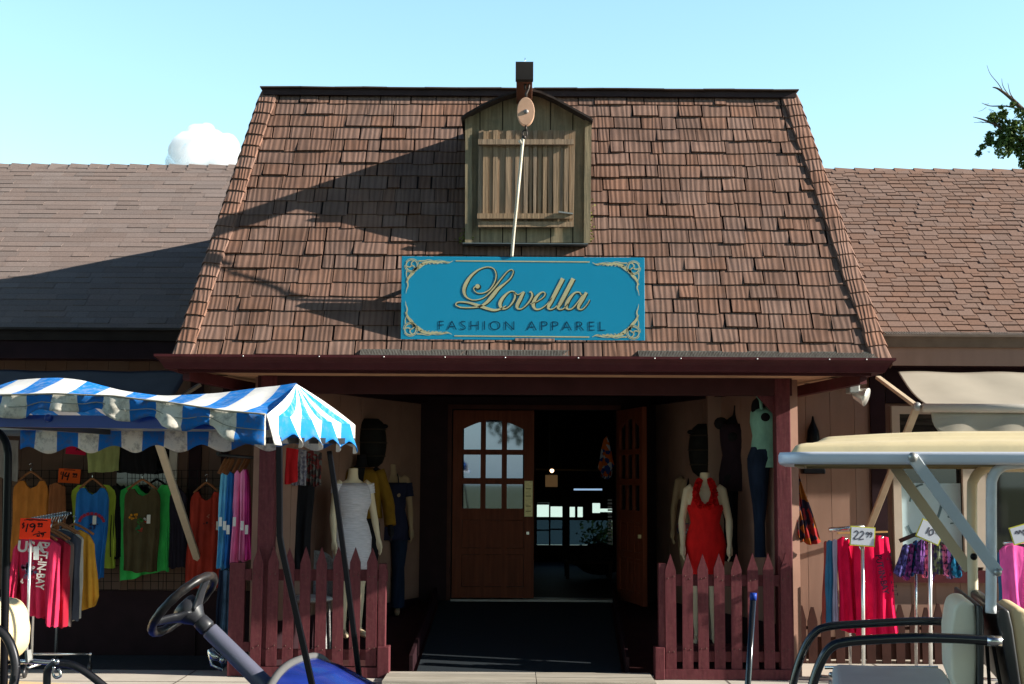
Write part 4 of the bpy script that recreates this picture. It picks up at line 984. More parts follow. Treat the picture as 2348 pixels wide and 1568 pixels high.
# ---- striped-top cart on the left, heading right
O1 = P(612, 950, 5.1); L, on, fs = frame(O1)
ct = thing('golf_cart', (O1.x - .6, O1.y + .6, .006), 'golf cart with blue and white striped fringed canopy, cream seat and black steering wheel', 'golf cart')
canm = stripe_mat('striped_canopy_canvas', (.015, .24, .74), (.80, .79, .76), (.62, .66, .70), .45, 30)
valm = stripe_mat('striped_valance_canvas', (.015, .17, .55), (.78, .74, .64), (.13, .12, .10), .75, 26)
W1 = 1.0; FR = -1.75
seam = [(fs(on(u, v, 0))[0], fs(on(u, v, 0))[2]) for u, v in ((0, 906), (65, 905), (130, 903), (197, 906), (262, 908), (325, 916), (390, 923), (457, 933), (517, 942), (575, 947), (612, 950))]
seam = [(FR, seam[0][1] - .02)] + seam; seam[-1] = (0, seam[-1][1])
hem = [(fs(on(u, v, 0))[0], fs(on(u, v, 0))[2]) for u, v in ((0, 954), (15, 959), (40, 960), (65, 958), (82, 947), (100, 938), (125, 943), (160, 945), (200, 946), (213, 940), (225, 936), (240, 939), (257, 954), (277, 966), (300, 967), (332, 958), (350, 954), (362, 958), (380, 977), (405, 986), (430, 989), (455, 978), (475, 972), (490, 977), (512, 999), (537, 1013), (575, 1017), (606, 1021))]
hem = [(FR, hem[0][1])] + hem; hem[-1] = (0, hem[-1][1])
zfc = on(813, 974, W1).z; zfr = on(0, 984, W1).z
ffar = fs(on(813, 974, W1))[0]
def farseam(f): return lerp(zfc, zfr, min(1.6, (0 - f) / 1.3))
F65 = fs(on(65, 930, 0))[0]; PER = .232
zA = P(680, 877, 5.62).z; zBk = P(130, 865, 5.87).z; fA, fB = -.09, -1.24; zM = P(450, 906, 5.72).z
def ridge(f): return pl([(FR, zBk - .03), (fB - .12, zBk - .004), (fB, zBk), (fB + .12, zBk - .012), (fB + .32, lerp(zBk, zM, .72)), (-.72, zM - .002), (-.45, zM + .008), (fA - .16, lerp(zM, zA, .62)), (fA - .06, zA - .012), (fA, zA)], f)
rz = [(i / 60 * (0 - FR) + FR) for i in range(61)]
def side(sgn):
    def fn(u, v):
        f = lerp(FR + .3 * v, 0 + (fA) * v, u)
        z0_ = pl(seam, f) if sgn < 0 else farseam(f)
        zz_ = sum(ridge(f + d) for d in (-.04, -.02, 0, .02, .04)) / 5
        z = lerp(z0_, zz_, v ** 1.0) - .028 * math.sin(math.pi * v) + .005 * math.sin(f * 27 + 3 * v) * math.sin(math.pi * v) + .006 * noise.noise(Vector((f * 9, v * 5, 2))) * math.sin(math.pi * v)
        s = (.5 * v) if sgn < 0 else W1 - .5 * v
        return L(f, s, z)
    def uv(u, v):
        f = lerp(FR + .3 * v, 0 + fA * v, u); return ((f - F65) / PER + 1.0 + (v * .18), v)
    return fn, uv
b = B()
fn, uv = side(-1); b.grid(fn, 90, 14, uvf=uv); fn, uv = side(1); b.grid(fn, 60, 8, uvf=uv)
zc1 = pl(seam, 0)
def endf(u, v):      # u across, v up to the apex
    s = lerp(u * W1, .5, v); zb_ = lerp(zc1, zfc, u); z = lerp(zb_, zA - .006, v) - .035 * math.sin(math.pi * v) * (1 - abs(2 * u - 1) ** 3)
    return L(fA * v + .012 * math.sin(math.pi * v) + ffar * u * (1 - v) * .6, s, z)
b.grid(endf, 40, 14, uvf=lambda u, v: (lerp(u, .5, v * .0) * 1.0 / .235 + .52, v))
b.grid(lambda u, v: L(lerp(FR, FR + .3, v), lerp(u * W1, .5, v), lerp(seam[0][1], zBk - .03, v)), 20, 6, uvf=lambda u, v: (u * W1 / PER, v))
can = b.build('canopy', canm, ct)
b = B()
def vn(u, v):
    f = lerp(FR, 0, u); z = lerp(pl(seam, f), pl(hem, f), v); s = -.012 + .012 * noise.noise(Vector((f * 14, v * 3, 5))) + .012 * math.sin(f * 23 + 1.5 * v) * v + .010 * math.sin(f * 51) * v - .01 * v
    return L(f, s, z), ES
b.sheet(vn, 150, 7, .003, uvf=lambda u, v: ((lerp(FR, 0, u) - F65) / PER + 1.0, v)); b.build('valance', valm, ct)
b = B()
def vf(u, v):
    f = lerp(FR, ffar * .6, u); z = farseam(f) + .0 - v * (.100 + .018 * math.sin((f + .02) * 2 * math.pi / PER)); return L(f, W1 + .01 * math.sin(f * 20) * v, z), ES
b.sheet(vf, 120, 6, .003, uvf=lambda u, v: ((lerp(FR, 0, u) - F65) / PER + .15, v)); b.build('valance', valm, ct)
b = B()
def ve(u, v):
    s = u * W1; zt_ = lerp(zc1, zfc, u); k = abs(math.sin(math.pi * (u * 4.6 + .05))); 
    z = zt_ - v * (lerp(.118, .135, u) - (.055 * (1 - k) if u > .12 else 0)); f = ffar * u * .6 + .02 * v + .028 * v * math.sin(2 * math.pi * u * 4.6 + .6)
    return L(f, s, z), -EF
b.sheet(ve, 90, 7, .003, uvf=lambda u, v: (u / .235 + .52, v)); b.build('valance', stripe_mat('striped_front_canvas', (.015, .22, .62), (.80, .78, .72), (.30, .29, .25), .3, 14), ct)
b = B()          # stitched seam cords
b.tube([L(f, -.016, pl(seam, f)) for f in [FR + (0 - FR) * i / 70 for i in range(71)]], .004, 5); b.tube([L(f, -.022, lerp(pl(seam, f), pl(hem, f), .52)) for f in [FR + (0 - FR) * i / 70 for i in range(71)]], .0022, 4)
b.build('seam_cord', M('stitching', (.30, .29, .24), rough=.9), ct)
railb = M('blue_frame_paint', (.01, .05, .30), rough=.3, spec=.6)
b = B(); a, c = on(-60, 964, .05), on(400, 972, .05); b.beam(a, L(-.02, .05, c.z - .0), .028, .05); b.ball(on(110, 958, .03), .016, 10); b.build('frame_rail', railb, ct)
b = B(); a = on(-60, 978, .97); b.beam(a, L(-.02, .97, a.z - .02), .03, .03); b.build('frame_rail', M('frame_rail_cream', (.40, .37, .31), rough=.6, var=.15), ct)
b = B(); b.beam(L(-.02, .04, zc1 - .1), L(-.0, W1 - .03, zfc - .075), .025, .025); b.beam(L(fB, .05, zc1 - .03), L(fB, .95, zc1 - .03), .025, .025); b.build('cross_rail', blackp, ct)
def sq(parent, pts, r, nm, mat=black, n=4, smooth_n=0):
    b = B(); q = cat_rom([tuple(p) for p in pts], smooth_n) if smooth_n else pts
    b.tube(q, r, n); o = b.build(nm, mat, parent); return o
p_ = [on(640, 1024, .12), on(641, 1150, .12), on(641, 1228, .12), on(645, 1252, .12), on(652, 1285, .12), on(716, 1572, .12), on(760, 1760, .12)]
bevel(sq(ct, p_, .0165, 'front_strut'), .003)
p_ = [on(755, 1034, .88), on(772, 1150, .88), on(796, 1330, .88), on(826, 1572, .88), on(850, 1720, .88)]
bevel(sq(ct, p_, .0165, 'front_strut'), .003)
sq(ct, [on(-40, 990, .08), on(-8, 990, .08), on(8, 1003, .08), on(17, 1030, .08), on(18, 1080, .08), on(12, 1360, .08), on(8, 1600, .08)], .016, 'rear_strut', black, 10, 6)
sq(ct, [on(-60, 1010, .94), on(-30, 1020, .94), on(-25, 1100, .94), on(-30, 1600, .94)], .016, 'rear_strut', black, 10, 6)
# seat: rounded back rest and cushion
def cushion(prof, s0, s1, nm, mat, parent, bev=.045, onf=None, seg=4):
    b = B(); b.prism([onf(u, v, s0) for u, v in prof], ES * (s1 - s0)); o = b.build(nm, mat, parent); bevel(o, bev, seg); o.modifiers['bevel'].angle_limit = R(15)
    for p in o.data.polygons: p.use_smooth = True
    return o
SPROF = [(-45, 1376), (20, 1366), (52, 1371), (68, 1393), (76, 1436), (73, 1478), (50, 1506), (-20, 1535), (-60, 1548)]
cushion(SPROF, .92, .52, 'seat_back', seatm, ct, .035, lambda u, v, s_: on(u, v, .92))
cushion([(u - 2, v) for u, v in SPROF], .50, .10, 'seat_back', seatm, ct, .035, lambda u, v, s_: on(u, v, .92) - ES * .42)
b = B(); c = fs(on(20, 1650, .5))[0]; b.obox(L(c - .12, .53, .66), EF, ES, (0, 0, 1), .24, .42, .055); o = bevel(b.build('seat_cushion', seatm, ct), .04, 4)
tubem = M('grey_frame_tube', (.045, .045, .05), rough=.35, metal=.4)
sq(ct, [on(-20, 1435, .04), on(8, 1452, .04), on(27, 1485, .04), on(36, 1530, .04), on(30, 1575, .04), on(20, 1640, .04)], .019, 'arm_rest', tubem, 12, 6)
sq(ct, [on(20, 1518, .1), on(75, 1516, .1), on(138, 1521, .1)], .010, 'rack_bar', steel, 8)
sq(ct, [on(108, 1600, .06), on(108, 1545, .06), on(114, 1530, .06), on(130, 1522, .06), on(160, 1523, .06), on(190, 1536, .06), on(225, 1562, .06), on(270, 1600, .06)], .0155, 'grab_tube', tubem, 12, 6)
b = B(); b.tube(cat_rom([tuple(on(u, v, .03)) for u, v in ((124, 1528), (122, 1545), (128, 1553), (138, 1550), (138, 1540), (134, 1534))], 5), .006, 8); b.ball(on(131, 1517, .03), .011, 10); b.ball(on(122, 1514, .03), .008, 8); b.build('hook', steel, ct)
b = B(); b.beam(on(64, 1490, .1), on(66, 1518, .1), .03, .012); b.build('seat_bracket', galv, ct)
# steering wheel and column
sw = thing('steering_wheel', (0, 0, 0), None, None); sw.parent = ct; sw.location = -ct.location
C0 = on(420, 1385, .36); bb_ = R(43); ax = (EF * math.cos(bb_) + ES * .13 - Vector((0, 0, math.sin(bb_)))).normalized(); upv = (EF * math.sin(bb_) + Vector((0, 0, math.cos(bb_)))).normalized()
RW = .162
b = B(); b.tube([C0 + (ES * math.cos(a) + upv * math.sin(a)) * RW for a in [i * 2 * math.pi / 48 for i in range(48)]], [.0185 + .0012 * math.sin(i * 2.1) for i in range(48)], 12, closed=True); b.build('wheel_rim', M('worn_black_rim', (.010, .010, .011), rough=.36, var=.3, scale=12, spec=.3, dirt=(.10, .07, .05), damt=.4, dsc=6), sw)
hubm = M('grey_hub_plastic', (.022, .023, .028), rough=.4, var=.1, spec=.5)
for a in (R(90), R(215), R(325)):
    b = B(); d = ES * math.cos(a) + upv * math.sin(a); tn_ = ax.cross(d)
    def sp(u, v): 
        r = lerp(.03, RW - .004, u); wd = lerp(.042, .022, u) if u > .3 else lerp(.05, .033, u / .3)
        dep = .055 * (1 - u) ** 1.3 + .006
        return C0 + d * r + tn_ * wd * (2 * v - 1) + ax * (dep + .010 * (1 - (2 * v - 1) ** 2)), ax * -1
    b.sheet(sp, 10, 6, .014); b.build('spoke', hubm, sw)
b = B(); b.tube([C0 + ax * t for t in (-.005, .0, .035, .06, .085, .10)], [.045, .055, .062, .055, .036, .030], 20, up=ES); b.build('hub', hubm, sw)
colm = M('grey_column_paint', (.14, .145, .20), rough=.35, metal=.3, var=.08)
b = B(); b.tube([C0 + ax * t for t in (.085, .10, .14, .15)], [.026, .034, .036, .030], 18, up=ES); b.build('column_collar', hubm, ct)
b = B(); b.tube([C0 + ax * t for t in (.155, .16, .62, 1.0)], [.034, .036, .038, .039], 22, up=ES); b.build('steering_column', colm, ct)
b = B(); q = C0 + ax * .21 - upv * .055; b.tube([q, q + ax * .03 - upv * .012, q + ax * .06], [.012, .02, .012], 10); b.ball(q + ax * .07 + upv * .004, .016, 10); b.tube([q - upv * .01, q + ax * .05 - upv * .045, q + ax * .10 - upv * .03], .006, 6); b.build('ignition_lock', steel, ct)
# front cowl and body (mostly below the picture)
f0 = fs(on(690, 1511, .5))[0]; zt0 = on(690, 1511, .5).z
secs = [(0, 0, .44), (.10, -.030, .44), (.25, -.10, .43), (.42, -.22, .41), (.55, -.38, .38), (.60, -.55, .36)]
def cow(u, v):
    k = v * (len(secs) - 1); i = min(int(k), len(secs) - 2); t = k - i; a = [lerp(secs[i][j], secs[i + 1][j], t) for j in range(3)]
    th = math.pi * u; ct_, st_ = math.cos(th), math.sin(th)
    s = .5 - a[2] * (abs(ct_) ** .75) * (1 if ct_ > 0 else -1); z = zt0 + a[1] - .42 * (1 - st_ ** .65) * (1 - .5 * v)
    return L(f0 + a[0], s, z), Vector((0, 0, -1))
b = B(); b.sheet(cow, 40, 20, .012); b.build('front_cowl', bluep, ct)
b = B(); b.tube([cow(i / 40, 0)[0] for i in range(41)], .017, 8); b.build('cowl_rim', M('grey_rubber_edge', (.10, .10, .10), rough=.7), ct)
b = B(); b.obox(L(-.55, .5, .34), EF, ES, (0, 0, 1), 1.15, .44, .045); b.obox(L(-1.05, .5, .54), EF, ES, (0, 0, 1), .48, .46, .17); b.obox(L(.35, .5, .42), EF, ES, (0, 0, 1), .25, .44, .12)
bevel(b.build('body', bluep, ct), .03, 3)
cart_wheels(L, (.35, -1.25), ct, W1)

# ---- cream-roofed cart on the right
O2 = P(1785, 1050, 5.39); L, on, fs = frame(O2)
c2 = thing('golf_cart', (O2.x + 1, O2.y + .6, .006), 'golf cart with hard cream roof, white bent roof posts and back-to-back cream seats', 'golf cart')
zb0 = on(1785, 1064, 0).z; zb1 = on(1785, 1036, 0).z; W2_ = 1.12; LR = 2.1
trimm = M('pale_blue_trim', (.72, .76, .86), rough=.35, metal=.1, var=.05)
creamr = M('cream_roof_plastic', (.74, .62, .38), rough=.42, var=.05, scale=3, dirt=(.42, .36, .25), damt=.3, dsc=4)
def rr_(f0, f1, s0, s1, r, z, n=6):
    out = []
    for cx, cy, a0 in ((f1 - r, s0 + r, -90), (f1 - r, s1 - r, 0), (f0 + r, s1 - r, 90), (f0 + r, s0 + r, 180)):
        for i in range(n + 1): a = R(a0 + 90 * i / n); out.append(L(cx + math.cos(a) * r, cy + math.sin(a) * r, z))
    return out
def loft(b, loops, smooth=True, cap0=True, cap1=True):
    n = len(loops[0]); vs = [p for l in loops for p in l]; fs_ = []
    for i in range(len(loops) - 1):
        for j in range(n): fs_.append((i * n + j, i * n + (j + 1) % n, (i + 1) * n + (j + 1) % n, (i + 1) * n + j))
    b.add(vs, fs_, smooth)
    if cap0: b.add(loops[0], [tuple(range(n))])
    if cap1: b.add(loops[-1], [tuple(range(n))])
b = B(); h_ = zb1 - zb0
loft(b, [rr_(.03, LR - .03, .03, W2_ - .03, .10, zb0 + .012), rr_(.0, LR, 0, W2_, .13, zb0), rr_(-.006, LR + .006, -.006, W2_ + .006, .135, zb0 + h_ * .25), rr_(-.006, LR + .006, -.006, W2_ + .006, .135, zb0 + h_ * .75), rr_(.0, LR, 0, W2_, .13, zb1), rr_(.05, LR - .05, .05, W2_ - .05, .1, zb1 + .002)], cap0=False, cap1=False)
b.build('roof_trim', trimm, c2)
def rooftop(u, v):
    m = min(u * LR, (1 - u) * LR, v * W2_, (1 - v) * W2_); f = lerp(.045, LR - .045, u); s = lerp(.045, W2_ - .045, v)
    e1 = min(1, m / .07); e1 = math.sqrt(1 - (1 - e1) ** 2)
    d1 = max(0, min(1, (m - .10) / .06)); d1 = d1 * d1 * (3 - 2 * d1)
    end = min(1, min(u, 1 - u) * 2 / .75); dome = (1 - (1 - end) ** 2) * (1 - (abs(2 * v - 1)) ** 2.4)
    rib = .010 * (1 if math.sin(v * W2_ * 2 * math.pi / .19 + .6) > 0 else 0) * d1
    return L(f, s, zb1 - .004 + .042 * e1 + .012 * d1 + .040 * dome + rib)
b = B(); b.grid(rooftop, 90, 90); b.grid(lambda u, v: L(lerp(.035, LR - .035, u), lerp(.035, W2_ - .035, v), zb0 + .03), 4, 4); b.build('roof', creamr, c2)
b = B()
for s in (.07, W2_ - .07): b.beam(L(.1, s, zb0 + .004), L(LR - .1, s, zb0 + .004), .05, .022)
b.beam(L(.08, .1, zb0 + .002), L(.08, W2_ - .1, zb0 + .002), .04, .02); b.build('roof_inner_frame', M('tan_roof_underside', (.34, .27, .15), rough=.6, var=.2), c2)
whitep = M('white_post_paint', (.68, .70, .72), rough=.4, var=.08, dirt=(.35, .34, .3), damt=.3, dsc=8)
creamp = M('cream_post_paint', (.60, .54, .41), rough=.45, var=.08)
def flatpost(pts, nm, mat, w=.023):
    q = cat_rom([tuple(p) for p in pts], 6); b = B(); b.tube(q, w, 10, sx=.75); return b.build(nm, mat, c2)
flatpost([on(2271, 1405, .05), on(2272, 1300, .05), on(2272, 1130, .05), on(2275, 1096, .05), on(2290, 1074, .05), on(2320, 1064, .05), on(2420, 1062, .05)], 'roof_post', whitep, .027)
flatpost([on(2232, 1420, 1.02), on(2229, 1300, 1.02), on(2228, 1130, 1.02), on(2232, 1100, 1.02), on(2248, 1080, 1.02), on(2275, 1072, 1.02), on(2360, 1071, 1.02)], 'roof_post', creamp, .030)
def strap(a, c, nm, mat, w=.048):
    b = B(); b.beam(a, c, .014, w, up=(0, 0, 1)); return bevel(b.build(nm, mat, c2), .004)
strap(on(2090, 1046, -.01), on(2288, 1314, .02), 'diagonal_brace', M('grey_brace_paint', (.50, .54, .57), rough=.4, var=.06), .046)
strap(on(2048, 1066, 1.06), on(2222, 1306, 1.04), 'diagonal_brace', M('tan_brace_paint', (.46, .42, .32), rough=.5, var=.06), .05)
b = B(); b.ball(on(2092, 1048, -.02), .020, 12); b.ball(on(2287, 1312, .0), .016, 12); b.build('bolt', galv, c2)
b = B(); b.ball(on(2232, 1276, .98), .017, 12); b.build('bolt', black, c2)
seat2 = M('pale_cream_vinyl', (.84, .78, .62), rough=.4, var=.06, scale=4)
cushion([(2186, 1398), (2194, 1383), (2214, 1377), (2234, 1384), (2239, 1420), (2240, 1510), (2236, 1600), (2200, 1600), (2180, 1550), (2178, 1450)], .10, .52, 'seat_back', seat2, c2, .03, on)
cushion([(2186, 1398), (2194, 1383), (2214, 1377), (2234, 1384), (2239, 1420), (2240, 1510), (2236, 1600), (2200, 1600), (2180, 1550), (2178, 1450)], .56, .98, 'seat_back', seat2, c2, .03, on)
cushion([(2239, 1386), (2252, 1388), (2256, 1420), (2255, 1600), (2242, 1600), (2241, 1500)], .06, 1.0, 'back_shell', blackp, c2, .01, on)
cushion([(2283, 1400), (2300, 1393), (2313, 1400), (2322, 1440), (2345, 1600), (2322, 1600), (2300, 1490), (2286, 1430)], .06, 1.0, 'back_shell', blackp, c2, .01, on)
cushion([(2314, 1402), (2330, 1392), (2352, 1398), (2372, 1430), (2392, 1520), (2400, 1600), (2347, 1600), (2332, 1520), (2322, 1450)], .10, .52, 'seat_back', seatm, c2, .03, on)
cushion([(2314, 1402), (2330, 1392), (2352, 1398), (2372, 1430), (2392, 1520), (2400, 1600), (2347, 1600), (2332, 1520), (2322, 1450)], .56, .98, 'seat_back', seatm, c2, .03, on)
for o_ in [o for o in c2.children if o.name.startswith('back_shell')]: pass
gl_black = M('gloss_black_tube', (.012, .014, .018), rough=.12, spec=.8)
def bar(pts, s, nm, r): return sq(c2, [on(u, v, s) for u, v in pts], r, nm, gl_black, 12, 6)
bar([(1845, 1640), (1862, 1572), (1880, 1520), (1903, 1485), (1935, 1472), (2000, 1466), (2100, 1462), (2200, 1464), (2291, 1470)], .0, 'arm_rail', .0195)
bar([(1805, 1640), (1822, 1550), (1843, 1488), (1868, 1450), (1900, 1436), (1980, 1430), (2100, 1424), (2170, 1425)], 1.1, 'arm_rail', .0195)
b = B(); b.tube([on(2262, 1469, 0), on(2296, 1470, 0)], .021, 12); b.build('rail_cap', steel, c2)
b = B(); b.tube([on(2246, 1400, .5), on(2248, 1640, .5)], .012, 8); b.tube([on(2262, 1480, .3), on(2272, 1640, .3)], .008, 8); b.tube([on(2275, 1470, .25), on(2305, 1640, .25)], .008, 8); b.build('seat_frame', tubem, c2)
# rear seat cushion and footrest parts
b = B(); fa = fs(on(1925, 1560, .5))[0]; zt_ = on(1960, 1552, .5).z; b.obox(L(fa + .22, .5, zt_ - .05), EF, ES, (0, 0, 1), .25, .42, .05)
bevel(b.build('seat_cushion', M('pale_grey_vinyl', (.66, .66, .66), rough=.35, var=.06), c2), .035, 4)
fb_ = fs(on(2150, 1600, .5))[0]
b = B(); b.obox(L(fb_ + .2, .55, .34), EF, ES, (0, 0, 1), 1.25, .48, .045); b.obox(L(fb_ + .15, .55, .52), EF, ES, (0, 0, 1), .5, .5, .19); bevel(b.build('body', M('dark_cart_body', (.02, .022, .03), rough=.25, spec=.6), c2), .03, 3)
b = B(); b.obox(L(fb_ + .62, .55, .72), EF, ES, (0, 0, 1), .22, .46, .05); bevel(b.build('seat_cushion', seatm, c2), .035, 4)
cart_wheels(L, (fb_ - .35, fb_ + 1.25), c2, W2_)
b = B()
for i, (u, v) in enumerate(((1905, 1546), (1935, 1553), (2040, 1549), (2066, 1544), (2088, 1552), (2112, 1547), (2300, 1548))): b.ball(on(u, v, .9 + .03 * (i % 3)), .013 + .004 * (i % 2), 8)
for u0, u1, v in ((1890, 2150, 1530), (2030, 2190, 1558)): b.tube([on(u0, v, .95), on(u1, v, .95)], .008, 6)
b.build('rear_rack_fittings', steel, c2)
# thin post between the carts
Yq = 6.6
t_ = P(1727, 1361, Yq); q_ = P(1714, 1568, Yq); dd = (q_ - t_); bt = t_ + dd * ((t_.z - .01) / -dd.z) if dd.z else q_
b = B(); b.tube([bt, t_], .0155, 12); po_ = b.build('marker_pole', gl_black, None, label='slim black pole with blue top standing before the right picket fence', cat='pole', origin=tuple(bt))
b = B(); b.tube([t_ - (t_ - bt).normalized() * .03, t_ + Vector((0, 0, .004))], .017, 12); b.build('pole_cap', M('blue_cap', (.02, .06, .35), rough=.4), po_)
# ------------------------------------------------------------------ mannequins
skin1 = M('mannequin_skin_pale', (.66, .53, .36), rough=.45, var=.04); skin2 = M('mannequin_skin_tan', (.36, .25, .15), rough=.5, var=.05)
def remesh(b, mat, parent, name='body', vox=.0085):
    me = bpy.data.meshes.new('t'); me.from_pydata(b.v, [], b.f); o = bpy.data.objects.new('t', me); C.objects.link(o)
    bm = bmesh.new(); bm.from_mesh(me); bmesh.ops.recalc_face_normals(bm, faces=bm.faces); bm.to_mesh(me); bm.free()
    m = o.modifiers.new('r', 'REMESH'); m.mode = 'VOXEL'; m.voxel_size = vox
    s = o.modifiers.new('s', 'SMOOTH'); s.iterations = 3; s.factor = .5
    d = o.modifiers.new('d', 'DECIMATE'); d.ratio = .35
    dg = bpy.context.evaluated_depsgraph_get(); m2 = bpy.data.meshes.new_from_object(o.evaluated_get(dg)); bpy.data.objects.remove(o)
    off = Vector((0, 0, 0)); q = parent
    while q is not None: off += Vector(q.location); q = q.parent
    m2.transform(Matrix.Translation(-off)); m2.materials.clear(); m2.materials.append(mat); m2.polygons.foreach_set('use_smooth', [True] * len(m2.polygons)); m2.name = name
    r = bpy.data.objects.new(name, m2); C.objects.link(r); r.parent = parent; return r
class Man:
    def __init__(s, foot, neck, rot=0, arms=((14, 8), (14, 8)), lean=0, name='mannequin', label='', group=None, armfwd=(4, 4)):
        s.loc = Vector(foot); s.k = (neck.z - foot.z) / 1.54; s.rot = Matrix.Rotation(R(rot), 3, 'Z'); s.arms = arms; s.fwd = armfwd
        s.t = thing(name, s.loc, label, 'mannequin', group)
    def T(s, p): return s.loc + s.rot @ (Vector(p) * s.k)
    def rings(s, b, rs, n=20, cap=True, noise_=0, fk=7, seed=0):
        loops = []
        for i, r in enumerate(rs):
            z, cx, cy, rx, ry = r; L_ = []
            for j in range(n):
                a = 2 * math.pi * j / n; q = 1 + noise_ * (i / len(rs)) * math.sin(fk * a + seed + z * 5)
                L_.append(s.T((cx + math.cos(a) * rx * q, cy + math.sin(a) * ry * q, z)))
            loops.append(L_)
        loft(b, loops, True, cap, cap)
    def tub(s, b, pts, rs, n=10): b.tube([s.T(p) for p in pts], [r * s.k for r in rs], n)
    def body(s, mat, legs=True, arms=True, torso=True):
        b = B()
        if torso:
            s.rings(b, [(.79, 0, 0, .11, .075), (.84, 0, .005, .160, .105), (.90, 0, .008, .172, .118), (.98, 0, .004, .150, .10), (1.07, 0, 0, .118, .084), (1.14, 0, -.004, .126, .092), (1.22, 0, -.014, .148, .112), (1.28, 0, -.010, .150, .108), (1.34, 0, 0, .150, .085), (1.385, 0, .006, .135, .065), (1.415, 0, .01, .095, .052), (1.44, 0, .01, .055, .048), (1.49, 0, .006, .046, .046), (1.54, 0, 0, .044, .044)])
            for sx in (-1, 1): b.ball(s.T((sx * .065, -.085, 1.235)), .058 * s.k, 14, (1, .9, 1))
        if arms:
            for sx, (a1, a2), fw in zip((-1, 1), s.arms, s.fwd):
                sh_ = Vector((sx * .155, .005, 1.372)); d1 = Vector((sx * math.sin(R(a1)), -math.sin(R(fw)) * .4, -math.cos(R(a1)))).normalized(); el = sh_ + d1 * .275
                d2 = Vector((sx * math.sin(R(a2)), -math.sin(R(fw * 2 + 8)), -math.cos(R(a2)))).normalized(); wr_ = el + d2 * .24
                s.tub(b, [sh_ - d1 * .02 + Vector((-sx * .04, 0, .012)), sh_, sh_ + d1 * .07, el - d1 * .04, el, el + d2 * .06, wr_ - d2 * .02, wr_], [.042, .047, .043, .034, .033, .034, .023, .022])
                pm = wr_ + d2 * .05; fr_ = Vector((0, -1, 0)); sd_ = d2.cross(fr_).normalized()
                s.tub(b, [wr_ - d2 * .01, wr_ + d2 * .03, pm + d2 * .035], [.022, .030, .027])
                for q, (o_, ln) in enumerate(((-.030, .062), (-.010, .074), (.010, .070), (.028, .054))):
                    base = pm + d2 * .03 + fr_ * o_ * 1; cu = Vector((-sx * 1, 0, 0))
                    s.tub(b, [base, base + d2 * ln * .5 + cu * .003, base + d2 * ln * .95 + cu * (.012 + .004 * q)], [.0095, .0088, .0065], 6)
                th_ = wr_ + d2 * .02 + fr_ * .024; s.tub(b, [th_, th_ + d2 * .03 + fr_ * .018, th_ + d2 * .062 + fr_ * .022], [.012, .0105, .0075], 6)
        if legs:
            for sx in (-1, 1):
                s.tub(b, [(sx * .07, 0, .90), (sx * .088, 0, .80), (sx * .088, -.006, .66), (sx * .082, -.01, .50), (sx * .080, -.008, .45), (sx * .082, .012, .34), (sx * .080, .008, .20), (sx * .078, 0, .09), (sx * .08, 0, .045)], [.085, .087, .075, .056, .050, .052, .040, .031, .034])
                s.tub(b, [(sx * .08, .03, .03), (sx * .083, -.04, .035), (sx * .09, -.12, .022), (sx * .092, -.16, .016)], [.026, .034, .030, .014])
        return remesh(b, mat, s.t)
    def garment(s, nm, mat, rs, n=36, noise_=.03, fk=7, cap=False):
        b = B(); s.rings(b, rs, n, cap, noise_, fk, hash(nm) % 7); b2 = B(); b2.v = b.v; b2.f = b.f; b2.sm = b.sm; b2.mi = b.mi
        o = b2.build(nm, mat, s.t); m = o.modifiers.new('th', 'SOLIDIFY'); m.thickness = .004; m.offset = 1; return o
    def pants(s, nm, mat, z0=.06, flare=1.1, top=.98):
        b = B()
        for sx in (-1, 1):
            s.rings(b, [(top - .02, sx * .06, 0, .085, .105), (.88, sx * .082, .004, .098, .122), (.80, sx * .092, 0, .094, .105), (.66, sx * .094, -.004, .082, .086), (.47, sx * .088, -.006, .062, .064), (.3, sx * .088, 0, .058 * flare, .062 * flare), (z0 + .04, sx * .086, 0, .060 * flare, .066 * flare), (z0, sx * .086, 0, .062 * flare, .068 * flare)], 24, True, .03, 5)
        s.rings(b, [(top, 0, 0, .150, .104), (.9, 0, .008, .180, .126), (.82, 0, .004, .160, .1)], 28, True)
        return b.build(nm, mat, s.t)
    def sleeve(s, nm, mat, sx, i, l0, l1, r0, r1):
        a1, a2 = s.arms[i]; sh_ = Vector((sx * .155, .005, 1.372)); d1 = Vector((sx * math.sin(R(a1)), -math.sin(R(s.fwd[i])) * .4, -math.cos(R(a1)))).normalized(); el = sh_ + d1 * .275
        d2 = Vector((sx * math.sin(R(a2)), -math.sin(R(s.fwd[i] * 2 + 8)), -math.cos(R(a2)))).normalized()
        def at(l): return sh_ + d1 * l if l < .275 else el + d2 * (l - .275)
        b = B(); k = 9; s.tub(b, [at(lerp(l0, l1, j / k)) for j in range(k + 1)], [lerp(r0, r1, j / k) * (1 + .04 * math.sin(j * 2.3)) for j in range(k + 1)], 16); return b.build(nm, mat, s.t)
def fb(M_, col, **k): return M(M_, col, rough=.9, var=.20, scale=9, bump=.9, st=(1.6, 1.6, .7), **k)
white_d = M('white_ruched_dress', (.60, .56, .60), rough=.8, var=.16, scale=9, bump=.8, st=(1.5, 1.5, 14)); red_d = fb('red_dress_fabric', (.62, .012, .012)); navy = fb('navy_top_fabric', (.018, .02, .045)); denim = M('dark_denim', (.012, .020, .042), rough=.9, var=.35, scale=7, st=(3, 3, .6)); mustard = fb('mustard_fabric', (.20, .105, .012)); blackf = fb('black_fabric', (.012, .011, .013))
floral = plaid('floral_print', (.12, .10, .16), (.35, .08, .09), (.38, .40, .42), 55)
